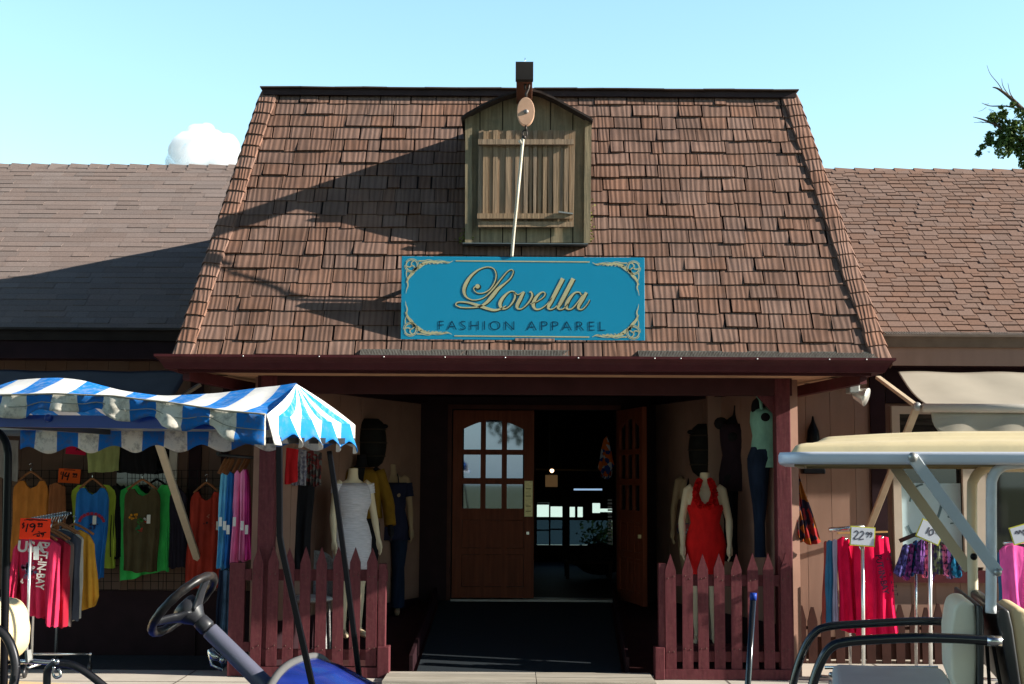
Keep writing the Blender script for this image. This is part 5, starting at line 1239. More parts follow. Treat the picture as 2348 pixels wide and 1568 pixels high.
# white dress
Y = 12.1; m1 = Man(P(803, 1458, Y), P(800, 1073, Y), rot=28, arms=((8, 2), (12, 6)), label='headless mannequin in a white ruched dress behind the left picket fence')
m1.body(skin1)
m1.garment('dress', white_d, [(.58, 0, 0, .155, .125), (.66, 0, 0, .170, .132), (.78, 0, 0, .180, .135), (.90, 0, .006, .186, .132), (1.0, 0, .004, .158, .110), (1.07, 0, 0, .130, .095), (1.15, 0, -.006, .142, .108), (1.23, 0, -.022, .165, .135), (1.30, 0, -.014, .163, .118), (1.36, 0, -.004, .158, .094), (1.40, 0, .004, .135, .075)], noise_=.02, fk=9)
for sx, i in ((-1, 0), (1, 1)): m1.sleeve('cap_sleeve', white_d, sx, i, -.02, .07, .058, .05)
# navy top
Y = 13.5; m2 = Man(P(892, 1408, Y), P(893, 1064, Y), rot=0, arms=((9, 6), (9, 5)), label='headless mannequin in a dark navy off-the-shoulder top and jeans by the left alcove wall')
m2.body(skin2)
m2.garment('tunic_top', navy, [(.76, 0, 0, .21, .150), (.84, 0, 0, .205, .148), (.94, 0, 0, .185, .132), (1.07, 0, 0, .150, .112), (1.17, 0, -.008, .158, .125), (1.25, 0, -.02, .170, .138), (1.32, 0, -.008, .178, .112), (1.35, 0, 0, .182, .098)], noise_=.05, fk=8)
for sx, i in ((-1, 0), (1, 1)): m2.sleeve('off_shoulder_sleeve', navy, sx, i, .03, .17, .060, .058)
for sx in (-1, 1): b = B(); b.tube([m2.T((sx * .085, -.07, 1.34)), m2.T((sx * .075, -.045, 1.41)), m2.T((sx * .06, .0, 1.44))], .006, 6); b.build('strap', navy, m2.t)
m2.pants('jeans', denim, .07, 1.15)
# mustard jacket figure
Y = 12.75; m3 = Man(P(822, 1432, Y), P(820, 1042, Y), rot=0, arms=((26, 10), (20, 8)), label='black mannequin in an open mustard jacket and black trousers behind the white dress')
m3.body(blackf)
m3.garment('jacket', mustard, [(.96, 0, 0, .20, .13), (1.07, 0, 0, .185, .12), (1.2, 0, -.004, .19, .135), (1.3, 0, 0, .19, .125), (1.37, 0, .004, .175, .10), (1.42, 0, .01, .10, .07)], noise_=.03)
for sx, i in ((-1, 0), (1, 1)): m3.sleeve('sleeve', mustard, sx, i, -.02, .50, .066, .052)
b = B(); b.prism([m3.T((-.05, -.145, 1.42)), m3.T((.05, -.145, 1.42)), m3.T((.015, -.15, 1.18)), m3.T((-.015, -.15, 1.18))], (0, .03, 0)); b.build('shirt_front', blackf, m3.t)
m3.pants('trousers', blackf)
# red dress
Y = 12.05; m4 = Man(P(1619, 1474, Y), P(1612, 1083, Y), rot=-8, arms=((12, -2), (13, 0)), label='headless mannequin in a bright red halter dress with ruffled neck behind the right picket fence')
m4.body(skin1)
m4.garment('dress', red_d, [(.56, 0, 0, .150, .125), (.64, 0, 0, .158, .128), (.76, 0, 0, .172, .132), (.88, 0, .006, .185, .132), (.98, 0, .004, .165, .115), (1.08, 0, 0, .127, .094), (1.15, 0, -.008, .140, .108), (1.21, 0, -.024, .158, .142), (1.245, 0, -.026, .150, .146)], noise_=.025, fk=6)
rd = random.Random(8)
b = B(); strip_line = [(-.03, -.165, 1.235), (-.075, -.155, 1.285), (-.085, -.115, 1.34), (-.075, -.085, 1.39), (-.062, -.06, 1.43), (-.05, -.03, 1.46)]
for sx in (-1, 1):
    for p in cat_rom(strip_line, 4):
        c = m4.T((p[0] * sx, p[1] - .012, p[2]))
        for _ in range(2):
            nn_ = Vector((rd.gauss(0, 1), rd.gauss(-1, .6), rd.gauss(0, 1))).normalized(); a_ = nn_.orthogonal().normalized(); c_ = nn_.cross(a_); ring_ = [c + a_ * math.cos(t) * .034 * (1 + .25 * math.sin(5 * t)) + c_ * math.sin(t) * .034 + nn_ * .012 * math.sin(3 * t) for t in [i * .5236 for i in range(12)]]
            b.add(ring_ + [c + nn_ * -.008], [(i, (i + 1) % 12, 12) for i in range(12)], True)
b.build('neck_ruffle', red_d, m4.t)
for sx in (-1, 1):
    b = B(); b.sheet(lambda u, v: (m4.T((sx * lerp(lerp(.012, .135, u), lerp(.07, .092, u), v), -.168 + .05 * u * u + .075 * v * v + .012 * math.sin(u * 9), lerp(1.225, 1.40, v))), Vector((0, .004, 0))), 8, 8, 1.0); b.build('halter_panel', red_d, m4.t)
# bikini
Y = 13.4; m5 = Man(P(1592, 1411, Y), P(1588, 1068, Y), rot=6, arms=((12, 6), (12, 6)), label='headless tan mannequin in a floral bikini with black straps behind the red dress')
m5.body(skin2)
m5.garment('bikini_bottom', floral, [(.80, 0, 0, .130, .09), (.85, 0, .004, .170, .116), (.93, 0, .006, .172, .122), (.95, 0, .006, .165, .118)], noise_=0)
b = B()
for sx in (-1, 1):
    b.ball(m5.T((sx * .068, -.09, 1.235)), .072 * m5.k, 14, (1, .9, 1))
b.build('bikini_top', floral, m5.t)
b = B()
for sx in (-1, 1): b.tube([m5.T((sx * .11, -.14, 1.28)), m5.T((sx * .085, -.115, 1.36)), m5.T((sx * .05, -.06, 1.47)), m5.T((0, -.0, 1.49))], .012, 6)
b.build('halter_strap', blackf, m5.t)
# hanging black dress form and hanging teal outfit
Y = 12.35; a, c = P(1697, 1268, Y), P(1697, 928, Y)
m6 = Man(Vector((a.x, Y, c.z - 1.56)), c, arms=((30, 12), (30, 12)), label='black dress form in a long dark top and trousers on the right alcove wall', name='dress_form')
m6.body(blackf, arms=False, legs=False)
b = B()
for sx in (-1, 1): b.ball(m6.T((sx * .165, 0, 1.365)), .062, 12, (1.1, .9, 1))
b.build('shoulder_cap', blackf, m6.t)
m6.garment('long_top', fb('black_plum_fabric', (.022, .012, .018)), [(.74, 0, 0, .185, .13), (.9, 0, 0, .185, .13), (1.07, 0, 0, .15, .11), (1.2, 0, 0, .17, .13), (1.3, 0, 0, .175, .12), (1.36, 0, 0, .175, .10)], noise_=.03)
m6.pants('trousers', blackf, .10)
Y = 11.75; a, c = P(1762, 1272, Y), P(1760, 880, Y)
m7 = Man(Vector((a.x, Y, c.z - 1.56)), c, rot=20, label='black hanging torso form in a teal tank top and jeans beside the right porch post', name='dress_form')
m7.body(blackf, arms=False, legs=False)
teal = fb('teal_knit', (.22, .44, .36))
m7.garment('tank_top', teal, [(.80, 0, 0, .150, .12), (.9, 0, 0, .155, .122), (1.0, 0, 0, .142, .11), (1.08, 0, 0, .13, .10), (1.2, 0, -.01, .155, .128), (1.28, 0, -.012, .15, .12), (1.33, 0, 0, .125, .09)], noise_=.03)
for sx in (-1, 1): b = B(); b.tube([m7.T((sx * .105, -.09, 1.31)), m7.T((sx * .095, -.06, 1.39)), m7.T((sx * .075, .03, 1.43))], .015, 8); b.build('strap', teal, m7.t)
m7.pants('jeans', denim, .02, .8)
b = B(); b.tube([m7.T((0, 0, 1.54)), m7.T((0, 0, 1.6)), Vector((m7.loc.x, Y, zc - .01))], .006, 6); b.build('hook', iron, m7.t)
# dark kegs on the alcove walls
for (u, v, Y, w_, h_, lb) in ((849, 1015, 13.0, 37, 55, 'dark round keg hung on the left alcove wall above the mannequins'), (1619, 1032, 12.75, 41, 60, 'dark round keg hung on the right alcove wall above the mannequins')):
    c = P(u, v, Y); hw = w_ * Y / FP; hh = h_ * Y / FP; t = thing('hanging_keg', c, lb, 'keg')
    b = B(); n = 20; loops = []
    for i in range(13):
        q = -1 + 2 * i / 12; r_ = hw * (math.sqrt(max(0, 1 - (q * .93) ** 2)) * .35 + .65 * (1 - .22 * q * q)); r_ *= 1 if abs(q) < .9 else .75
        loops.append([c + Vector((math.cos(a) * r_, math.sin(a) * r_ * .8, q * hh)) for a in [j * 2 * math.pi / n for j in range(n)]])
    loft(b, loops); b.build('keg_body', M('keg_black', (.010, .009, .008), rough=.7, var=.3, scale=20), t)
    b = B()
    for q in (-.55, .0, .55):
        r_ = hw * (math.sqrt(max(0, 1 - (q * .93) ** 2)) * .35 + .65 * (1 - .22 * q * q)) + .003; b.tube([c + Vector((math.cos(a) * r_, math.sin(a) * r_ * .8, q * hh)) for a in [j * 2 * math.pi / 24 for j in range(24)]], .007, 6, closed=True)
    b.build('hoop', M('keg_hoop', (.035, .026, .018), rough=.6), t)
    sgn_ = 1 if u < 1000 else -1; b = B(); b.ball(c + Vector((sgn_ * hw * .85, -.02, hh * .68)), .035, 10, (1.2, .8, .7)); b.build('spigot', black, t)

# ------------------------------------------------------------------ clothes
def hanger(parent, c, hw_, Y, drop=22, mat=None):       # c=(u, v) neck point
    mat = mat or M('wooden_hanger', (.30, .12, .05), rough=.5, var=.2)
    b = B(); q = [P(c[0] + x, c[1] + abs(x / hw_) ** 1.25 * drop, Y) for x in [hw_ * (i / 7 - 1) for i in range(15)]]
    b.tube(q, .011, 6, sx=.6); h = b.build('hanger', mat, parent)
    b = B(); b.tube(cat_rom([tuple(P(c[0], c[1], Y)), tuple(P(c[0], c[1] - 8, Y)), tuple(P(c[0] + 4, c[1] - 14, Y + .02)), tuple(P(c[0], c[1] - 19, Y + .03)), tuple(P(c[0] - 4, c[1] - 15, Y + .03))], 3), .0035, 5); b.build('hook', steel, h); return h
def item(nm, label, cat, tops, bots, Y, mat, depth=.03, fold=.016, fk=5, seed=0, hang=None, group=None, Yb=None, extra=None, nv=26, part='fabric'):
    cu = sum(p[0] for p in tops) / len(tops); cv = min(p[1] for p in tops); t = thing(nm, P(cu, cv, Y), label, cat, group)
    b = cloth(tops, bots, Y, depth, None, nv, fold, fk, seed, Yb)
    for (tp, bt, dy) in (extra or []): cloth(tp, bt, Y + dy, depth, None, nv, fold, 2, seed + 5, (Yb + dy) if Yb else None, b)
    b.build(part, mat, t)
    if hang: hanger(t, hang[0], hang[1], Y + .005, hang[2] if len(hang) > 2 else 22)
    return t
GT = 'tank tops on the wire grid'
# wire grid panels
for (u0, u1, lb) in ((6, 272, 'black wire display grid behind the orange and blue tank tops'), (292, 548, 'black wire display grid behind the olive and dark red tank tops')):
    Yg = YW - .09; t = thing('wire_grid', P((u0 + u1) / 2, 1350, Yg), lb, 'display grid'); b = B(); u = u0
    while u <= u1: b.tube([P(u, 1078, Yg), P(u, 1354, Yg)], .0035, 4); u += 17.8
    v = 1078
    while v <= 1356: b.tube([P(u0, v, Yg), P(u1, v, Yg)], .0035, 4); v += 18.2
    b.build('wires', black, t)
    for uu in (u0 + 60, u1 - 60):
        b = B(); b.tube([P(uu, 1100, Yg), P(uu, 1100, YW)], .006, 6); b.build('bracket', black, t)
YT_ = YW - .22
def tank(label, x0, x1, xs0, xs1, vt, vn_, vb, mat, seed, Y=YT_, flare=(0, 0), skew=0, hang=True, group=GT, dep=.035):
    c = (x0 + x1) / 2; sw_ = (xs1 - xs0)
    tops = [(x0, vt + 26), (x0 + 3, vt + 12), (xs0, vt), (xs0 + sw_ * .17, vt - 1), (xs0 + sw_ * .3, vn_ - 6), (c, vn_), (xs1 - sw_ * .3, vn_ - 6), (xs1 - sw_ * .17, vt - 1), (xs1, vt), (x1 - 3, vt + 12), (x1, vt + 26)]
    a, d = x0 + flare[0], x1 + flare[1]; n = len(tops) - 1
    bots = [(lerp(a, d, (p[0] - x0) / (x1 - x0)), vb + skew * (p[0] - x0) / (x1 - x0)) for p in tops]
    return item('tank_top', label, 'tank top', tops, bots, Y, mat, dep, .015, 4, seed, ((c, vt - 22), sw_ * .56, 24) if hang else None, group)
tank('orange tank top hanging leftmost on the wire grid behind the red sweatshirts', 30, 112, 46, 102, 1103, 1120, 1290, fb('orange_cotton', (.48, .16, .03)), 1, flare=(-8, 4))
item('tank_top', 'rust brown folded shirt hanging beside the orange tank top', 'tank top', [(113, 1112), (130, 1106), (150, 1116)], [(110, 1240), (130, 1245), (150, 1240)], YT_ - .02, fb('rust_cotton', (.24, .08, .03)), .04, .015, 3, 5, group=GT)
tank('lime tank top layered behind the blue one on the grid', 163, 266, 180, 250, 1112, 1132, 1304, fb('lime_cotton', (.38, .46, .05)), 2, Y=YT_ + .05, flare=(14, -2), hang=False)
t1 = tank('bright blue tank top with a red lettered arc on the wire grid', 174, 250, 186, 240, 1119, 1134, 1326, fb('blue_cotton', (.02, .13, .38)), 3, Y=YT_ - .05, flare=(-4, -12))
tank('bright green tank top layered behind the olive one on the grid', 275, 393, 300, 385, 1112, 1132, 1330, fb('green_cotton', (.05, .50, .10)), 4, Y=YT_ + .05, flare=(0, -6), skew=-22, hang=False)
t2 = tank('olive brown tank top with a small flower print on the wire grid', 285, 368, 297, 358, 1121, 1138, 1308, fb('olive_cotton', (.075, .055, .025)), 5, Y=YT_ - .05, flare=(-2, -8), skew=4)
t3 = tank('dark red tank top hanging at the right end of the wire grid', 436, 512, 447, 500, 1128, 1148, 1348, fb('brick_red_cotton', (.34, .035, .02)), 6, Y=YT_ - .03, flare=(-12, 0))
item('shirt', 'black shirt hanging between the blue and the olive tank tops', 'shirt', [(246, 1130), (262, 1112), (282, 1130)], [(246, 1275), (264, 1280), (284, 1272)], YT_ + .06, blackf, .03, seed=11, group=GT)
item('shirt', 'black shirt hanging between the green and the dark red tank tops', 'shirt', [(388, 1140), (405, 1112), (428, 1135)], [(386, 1300), (406, 1302), (428, 1300)], YT_ + .04, fb('dark_plum_cotton', (.022, .018, .028)), .03, seed=12, group=GT)
# prints
def blobs(parent, lst, Y, seed):
    rd2 = random.Random(seed)
    for (u, v, r_, col, n_) in lst:
        b = B()
        for _ in range(n_):
            c = P(u + rd2.gauss(0, r_ * .5), v + rd2.gauss(0, r_ * .5), Y); q = r_ * .30 * Y / FP * rd2.uniform(.6, 1.3); m = 7
            b.prism([c + Vector((math.cos(a) * q * rd2.uniform(.7, 1.2), 0, math.sin(a) * q * rd2.uniform(.7, 1.2))) for a in [i * 2 * math.pi / m for i in range(m)]], (0, .0015, 0))
        b.build('print', M('print_%d_%d_%d' % tuple(int(c * 99) for c in col), col, rough=.8), parent)
yq = YT_ - .105
b = B()
for i in range(9):
    a = R(165 - i * 19); b.beam(P(210 + math.cos(a) * 31, 1198 - math.sin(a) * 24, yq), P(210 + math.cos(a) * 25, 1198 - math.sin(a) * 17, yq), .030, .003, up=(0, 1, 0))
b.build('print', M('print_red', (.30, .02, .04), rough=.8), t1)
blobs(t1, [(212, 1205, 10, (.02, .03, .09), 9), (216, 1202, 4, (.32, .03, .05), 4)], yq, 2)
blobs(t2, [(306, 1183, 8, (.50, .20, .01), 10), (320, 1195, 8, (.04, .16, .03), 8), (330, 1188, 6, (.45, .42, .38), 3), (336, 1196, 6, (.40, .03, .02), 5), (318, 1212, 9, (.03, .14, .05), 8), (322, 1214, 8, (.35, .03, .02), 5)], yq, 3)
blobs(t3, [(478, 1185, 6, (.42, .14, .09), 5), (470, 1200, 7, (.03, .02, .02), 4), (490, 1203, 5, (.30, .08, .06), 3)], YT_ - .09, 4)
for par, (u, v), Y_ in ((t1, (217, 1192), yq), (t2, (341, 1190), yq), (t3, (500, 1205), YT_ - .09)):
    b = B(); a, c = P(u - 5, v + 10, Y_ - .008), P(u + 4, v - 10, Y_ - .008); b.box((a.x, a.y, a.z), (c.x, a.y + .002, c.z)); b.build('price_tag', white_p, par)
# upper row
item('shirt', 'pale yellow-green shirt hanging high under the awning', 'shirt', [(198, 1010), (236, 1006), (275, 1010)], [(202, 1084), (240, 1082), (272, 1080)], YW - .3, fb('pale_lime_cotton', (.30, .32, .12)), .02, .01, 4, 3)
item('shirt', 'black shirt hanging high beside the pale yellow-green shirt', 'shirt', [(276, 1010), (318, 1006), (362, 1010)], [(276, 1080), (318, 1088), (358, 1082)], YW - .28, blackf, .02, seed=4)
item('shirt', 'greyish white shirt hanging high at the far left', 'shirt', [(-20, 1010), (12, 1008), (43, 1010)], [(-20, 1075), (12, 1100), (40, 1104)], YW - .25, fb('grey_white_cotton', (.30, .28, .27)), .02, seed=6)
def card(nm, label, u0, u1, v0, v1, Y, mat, strokes, rot=0, ink=None, group=None, border=None, th=.003, rz=0):
    c = P((u0 + u1) / 2, (v0 + v1) / 2, Y); hw, hh = (u1 - u0) / 2 * Y / FP, (v1 - v0) / 2 * Y / FP
    rt = Vector((math.cos(R(rot)) * math.cos(R(rz)), math.sin(R(rz)), math.sin(R(rot)))).normalized(); nn_ = Vector((0, -1, 0)) if not rz else Vector((math.sin(R(rz)), -math.cos(R(rz)), 0)); up = nn_.cross(rt) * -1
    if up.z < 0: up = -up
    t = thing(nm, c, label, 'price sign', group)
    b = B(); b.obox(c, rt, up, nn_, hw, hh, th); o = b.build('card', mat, t)
    if border:
        b = B(); b.obox(c - nn_ * .001, rt, up, nn_, hw + .009, hh + .009, th * .8); b.build('card_holder', border, t)
    ink = ink or M('marker_ink', (.012, .01, .012), rough=.6)
    if strokes:
        b = B()
        for w_, pts in strokes:
            q = [c + rt * (x * hw) + up * (y * hh) + nn_ * (th + .0012) for x, y in (cat_rom(pts, 4) if len(pts) > 2 else pts)]
            for s0, s1 in zip(q, q[1:]):
                if (s1 - s0).length > 1e-5: b.beam(s0, s1, w_, .0012, up=nn_)
        b.build('handwriting', ink, t)
    return t, c, rt, up, nn_, hw, hh
redcard = M('fluorescent_red_card', (.95, .045, .012), rough=.7, var=.02); orcard = M('orange_card', (.75, .10, .015), rough=.7, var=.02); pinkcard = M('pink_red_card', (.55, .01, .05), rough=.7, var=.02); yelcard = M('yellow_card', (.55, .52, .03), rough=.7, var=.02)
D9 = lambda x, y, s: [(x + .5 * s, y + .5 * s), (x + .1 * s, y + .9 * s), (x - .35 * s, y + .5 * s), (x, y + .1 * s), (x + .45 * s, y + .5 * s), (x + .3 * s, y - .4 * s), (x, y - 1 * s)]
card('price_sign', 'orange handwritten 14.99 price card on the wire grid', 134, 184, 1075, 1107, YW - .13, orcard,
     [(.009, [(-.72, .55), (-.78, .3), (-.72, .1)]), (.013, [(-.55, .55), (-.62, -.55)]), (.013, [(-.25, .5), (-.42, -.05), (.0, .0)]), (.013, [(-.02, .45), (-.16, -.65)]), (.008, D9(.38, .2, .22)), (.008, D9(.6, .2, .22)), (.007, [(.3, -.12), (.72, -.1)]), (.007, [(-.5, .82), (.0, .86), (.5, .82)])], rot=-3)
card('price_sign', 'pink-red handwritten card half hidden by the striped canopy', 152, 198, 1010, 1042, YW - .14, pinkcard, [(.009, [(-.2, .1), (.0, .3), (.15, .05), (.3, .3), (.5, .05), (.8, .3)]), (.009, [(.0, -.4), (.1, -.1), (.3, -.35), (.5, -.1), (.8, -.3)])], rot=-4)
card('price_sign', 'small yellow card peeking out under the striped canopy', 84, 104, 1012, 1029, YW - .14, yelcard, [])
# ---- left rolling rack with sweatshirts
Yk = 11.15
rk = thing('clothes_rack', (P(110, 1520, Yk).x, Yk + .4, .012), 'chrome rolling rack crowded with sweatshirts at the left', 'clothes rack')
a = P(72, 1192, Yk); p2 = P(160, 1176, 11.85); gz = .10
b = B(); b.tube([a, p2], .014, 8); b.ball(a, .02, 10); b.ball(p2, .02, 10); b.build('hang_rail', steel, rk)
b = B(); b.tube([P(140, 1188, 11.7), Vector((P(140, 1188, 11.7).x, 11.7, gz))], .014, 8); b.build('upright', steel, rk)
b = B(); b.tube([a + Vector((.03, .06, 0)), Vector((a.x + .03, Yk + .06, gz))], .012, 8); b.build('upright', steel, rk)
b = B(); q0, q1 = P(60, 1499, Yk + .1), P(207, 1499, 11.5); b.tube([q0, q1], .011, 8); b.ball(q1, .018, 8); b.tube([Vector((a.x + .03, Yk, gz)), Vector((p2.x, 11.8, gz))], .011, 8); b.build('base_bar', steel, rk)
for q in (q0, q1, Vector((a.x, Yk, gz))):
    b = B(); b.tube([Vector((q.x - .008, q.y, .056)), Vector((q.x + .008, q.y, .056))], .042, 12); b.tube([Vector((q.x, q.y, .06)), Vector((q.x, q.y, q.z))], .008, 6); b.build('caster', blackp, rk)
# sign pole
b = B(); t_ = P(70, 1236, Yk - .12); b.tube([t_, P(61, 1500, Yk - .12)], .012, 8); b.build('sign_pole', M('bright_chrome', (.8, .8, .78), rough=.25, metal=.7), rk)
card('price_sign', 'bright red handwritten 19.99 price sign on the sweatshirt rack', 46, 115, 1189, 1236, Yk - .14, redcard,
     [(.009, [(-.72, .55), (-.85, .4), (-.7, .25), (-.85, .05)]), (.005, [(-.77, .62), (-.79, 0)]), (.011, [(-.48, .5), (-.58, -.3)]), (.011, D9(-.2, .12, .42)), (.007, D9(.22, .42, .16)), (.007, D9(.40, .42, .16)), (.006, [(.16, .22), (.5, .22)]), (.006, [(-.75, .82), (-.5, .86), (-.3, .8), (-.1, .86), (.2, .82), (.5, .86), (.8, .8)]), (.006, [(-.6, .9), (.6, .88)]),
      (.008, [(-.1, -.62), (.1, -.48), (.75, -.30)]), (.008, [(.22, -.55), (.15, -.68), (.3, -.7)]), (.008, [(.32, -.5), (.3, -.72)]), (.008, D9(.5, -.55, .2)), (.006, [(.2, -.3), (.28, -.25), (.35, -.32)])], rot=-1)
SW = 'sweatshirts on the rolling rack'
crim = fb('crimson_fleece', (.60, .03, .09)); dred = fb('deep_red_fleece', (.30, .012, .03)); slate = fb('slate_fleece', (.055, .058, .075)); taupe = fb('taupe_fleece', (.13, .09, .08)); must2 = fb('mustard_fleece', (.55, .26, .03)); palef = fb('pale_grey_fleece', (.42, .38, .33))
def sweat(label, dx, Y, mat, seed, tops=None, bots=None, sl=True, dv=0):
    tp = tops or [(36, 1252), (48, 1238), (68, 1228), (80, 1231), (92, 1228), (115, 1234), (138, 1248)]
    bt = bots or [(52, 1396), (62, 1408), (75, 1412), (86, 1414), (98, 1412), (118, 1410), (136, 1400)]
    ex_ = [([(30, 1262), (38, 1250), (46, 1250)], [(14, 1372), (24, 1376), (36, 1372)], -.02), ([(104, 1262), (124, 1240), (140, 1252)], [(105, 1428), (118, 1436), (133, 1436)], -.07)] if sl else []
    sh_ = lambda l: [(u + dx, v + dv) for u, v in l]
    return item('sweatshirt', label, 'sweatshirt', sh_(tp), sh_(bt), Y, mat, .05, .016, 4, seed, ((87 + dx, 1215 + dv), 44, 24), SW, extra=[(sh_(a_), sh_(c_), d_) for a_, c_, d_ in ex_])
s1 = sweat('crimson printed sweatshirt facing out at the front of the rolling rack', 0, Yk, crim, 1)
sweat('deep red sweatshirt directly behind the crimson printed one', 22, Yk + .13, dred, 2)
sweat('taupe sweatshirt between the red ones and the slate one', 30, Yk + .22, taupe, 3, sl=True, dv=-3)
sweat('slate blue-grey sweatshirt in the middle of the rolling rack', 47, Yk + .32, slate, 4, dv=-14)
sweat('pale grey sweatshirt just behind the slate one', 52, Yk + .38, palef, 5, dv=-16)
sweat('mustard yellow sweatshirt near the back of the rolling rack', 84, Yk + .47, must2, 6, dv=-14, sl=False, tops=[(60, 1250), (80, 1235), (100, 1228), (120, 1240), (133, 1262)], bots=[(70, 1412), (90, 1408), (108, 1412), (128, 1408), (143, 1380)])
b = B()
for i in range(13):
    p = a.lerp(p2, (i + .5) / 14); b.tube([p + Vector((0, 0, -.05)), p + Vector((.016, 0, -.02)), p + Vector((.018, 0, .012)), p + Vector((0, 0, .022)), p + Vector((-.018, 0, .008))], .004, 5)
b.build('hanger_hooks', steel, rk)['kind'] = 'stuff'
ys = Yk - .075
lm = M('cream_print', (.66, .60, .56), rough=.8)
o_ = P(105, 1243, ys); e_ = P(91, 1352, ys); rt = (e_ - o_); upv_ = Vector((-rt.z, 0, rt.x)).normalized() * -1
if upv_.x < 0: upv_ = -upv_
tb_ = text('PUT-IN-BAY', None, None, None, (0, 0, 0), (1, 0, 0), (0, 0, 1), 1, 'LEFT', 0, 1.0, .025)
xs = [v.x for v in tb_.v]; zz = [v.z for v in tb_.v]
b = B(); b.add([o_ + rt * ((v.x - min(xs)) / (max(xs) - min(xs))) + upv_ * ((v.z - min(zz)) / (max(zz) - min(zz)) - .5) * .074 + Vector((0, -.022 * math.sin(3.1 * (v.x - min(xs)) / (max(xs) - min(xs))), 0)) for v in tb_.v], [tuple(f) for f in tb_.f]); b.build('lettering', lm, s1)
text('USA', lm, 'lettering', s1, P(71, 1255, ys - .01), (1, 0, -.05), (0.05, 0, 1), .125, bold=.004)
blobs(s1, [(60, 1300, 14, (.10, .03, .06), 16), (68, 1312, 12, (.05, .05, .10), 10), (64, 1305, 10, (.45, .40, .40), 7), (50, 1330, 6, (.6, .55, .5), 4), (72, 1330, 10, (.25, .03, .05), 8)], ys - .005, 9)
b = B(); c_ = P(83, 1268, ys - .03); b.box((c_.x - .022, c_.y, c_.z - .055), (c_.x + .022, c_.y + .002, c_.z + .055)); b.build('price_tag', M('white_tag', (.75, .76, .74), rough=.6), s1)
# ---- blue and pink tops seen edge-on, jeans below
sky_b = fb('sky_blue_cotton', (.16, .52, .78)); mid_b = fb('mid_blue_cotton', (.02, .14, .42)); pk = fb('pink_cotton', (.92, .26, .50)); pk2 = fb('magenta_cotton', (.62, .05, .28))
Yb_ = 11.85; GH = 'tops hanging edge-on from the post rail'
t = thing('hanging_rail', P(545, 1045, Yb_), 'short black clothes rail fixed to the left porch post', 'rail'); b = B(); b.tube([P(500, 1043, Yb_), P(598, 1050, Yb_ - .1)], .014, 8); b.build('rail', blackp, t)
b = B(); b.beam(P(500, 1043, Yb_), P(500, 1036, Yb_), .03, .03); b.build('stop', blackp, t)
for k, (lb, tp, bt, mat) in enumerate((
    ('light blue top at the left end of the post rail', [(506, 1090), (514, 1079), (522, 1088)], [(497, 1296), (504, 1300), (513, 1298)], sky_b),
    ('second light blue top on the post rail, beside the mid blue one', [(514, 1086), (522, 1078), (530, 1086)], [(508, 1300), (515, 1305), (523, 1304)], sky_b),
    ('mid blue top between the light blue and the pink tops', [(521, 1092), (530, 1082), (540, 1090)], [(514, 1290), (523, 1300), (531, 1298)], mid_b),
    ('pink top next to the blue tops on the post rail', [(537, 1088), (546, 1078), (556, 1092)], [(526, 1288), (536, 1292), (546, 1288)], pk),
    ('wide pink top at the right of the post rail', [(551, 1086), (560, 1076), (567, 1084)], [(548, 1282), (558, 1284), (570, 1284)], pk),
    ('magenta pink top at the right end of the post rail', [(559, 1084), (566, 1076), (572, 1100)], [(562, 1276), (572, 1284), (583, 1280)], pk2))):
    tt_ = item('shirt', lb, 'shirt', tp, bt, Yb_ + .02 * (k % 2) - .02 * k, mat, .10, .02, 1.5, k + 3, None, GH)
    b = B(); p = P(tp[1][0], tp[1][1] + 4, Yb_); q = P(tp[1][0] + 4, 1053, Yb_); b.beam(p + Vector((-.035, -.05, -.01)), q, .02, .03); b.tube([q, q + Vector((0, 0, .03)), q + Vector((.012, 0, .045))], .004, 5); b.build('hanger', M('wooden_hanger', (.3, .12, .05)), tt_)
    b = B(); c_ = P((tp[1][0] + bt[1][0]) / 2 - 4, 1196 + 9 * (k % 3), Yb_ - .19 - .02 * k); b.box((c_.x - .014, c_.y, c_.z - .04), (c_.x + .014, c_.y + .002, c_.z + .04)); b.build('price_tag', MATS['white_tag'], tt_)
item('jeans', 'dark blue jeans hanging under the blue tops by the left fence', 'jeans', [(502, 1306), (514, 1303), (527, 1308)], [(492, 1500), (504, 1508), (516, 1505)], Yb_ + .05, denim, .07, .02, 2, 5)
item('jeans', 'faded blue jeans in front of the dark pair by the left fence', 'jeans', [(512, 1308), (520, 1306), (530, 1310)], [(504, 1515), (514, 1530), (524, 1520)], Yb_ - .12, M('faded_denim', (.05, .10, .17), rough=.9, var=.4, scale=9), .05, .02, 2, 6)
# ---- things hanging by the left post inside the porch
item('shirt', 'bright red shirt hanging beside the left porch post', 'shirt', [(632, 1030), (656, 1026), (684, 1030)], [(632, 1106), (656, 1110), (682, 1104)], 11.75, fb('bright_red_cotton', (.50, .015, .02)), .02, .008, 3, 1)
item('shirt', 'grey speckled shirt hanging just behind the bright red one', 'shirt', [(655, 1030), (678, 1028), (703, 1032)], [(655, 1110), (678, 1112), (701, 1114)], 11.85, plaid('grey_print', (.24, .22, .26), (.14, .13, .18), (.3, .28, .3), 60), .02, seed=2)
item('shirt', 'black, white and red checked shirt hanging in the left alcove', 'shirt', [(700, 1036), (718, 1032), (738, 1038)], [(698, 1114), (718, 1116), (736, 1112)], 12.0, plaid('check_print', (.05, .035, .035), (.14, .13, .12), (.16, .03, .03), 38), .02, seed=3)
item('trousers', 'long black trousers hanging below the shirts in the left alcove', 'trousers', [(654, 1112), (685, 1108), (722, 1116)], [(652, 1330), (680, 1330), (708, 1325)], 11.95, blackf, .05, .02, 3, 4)
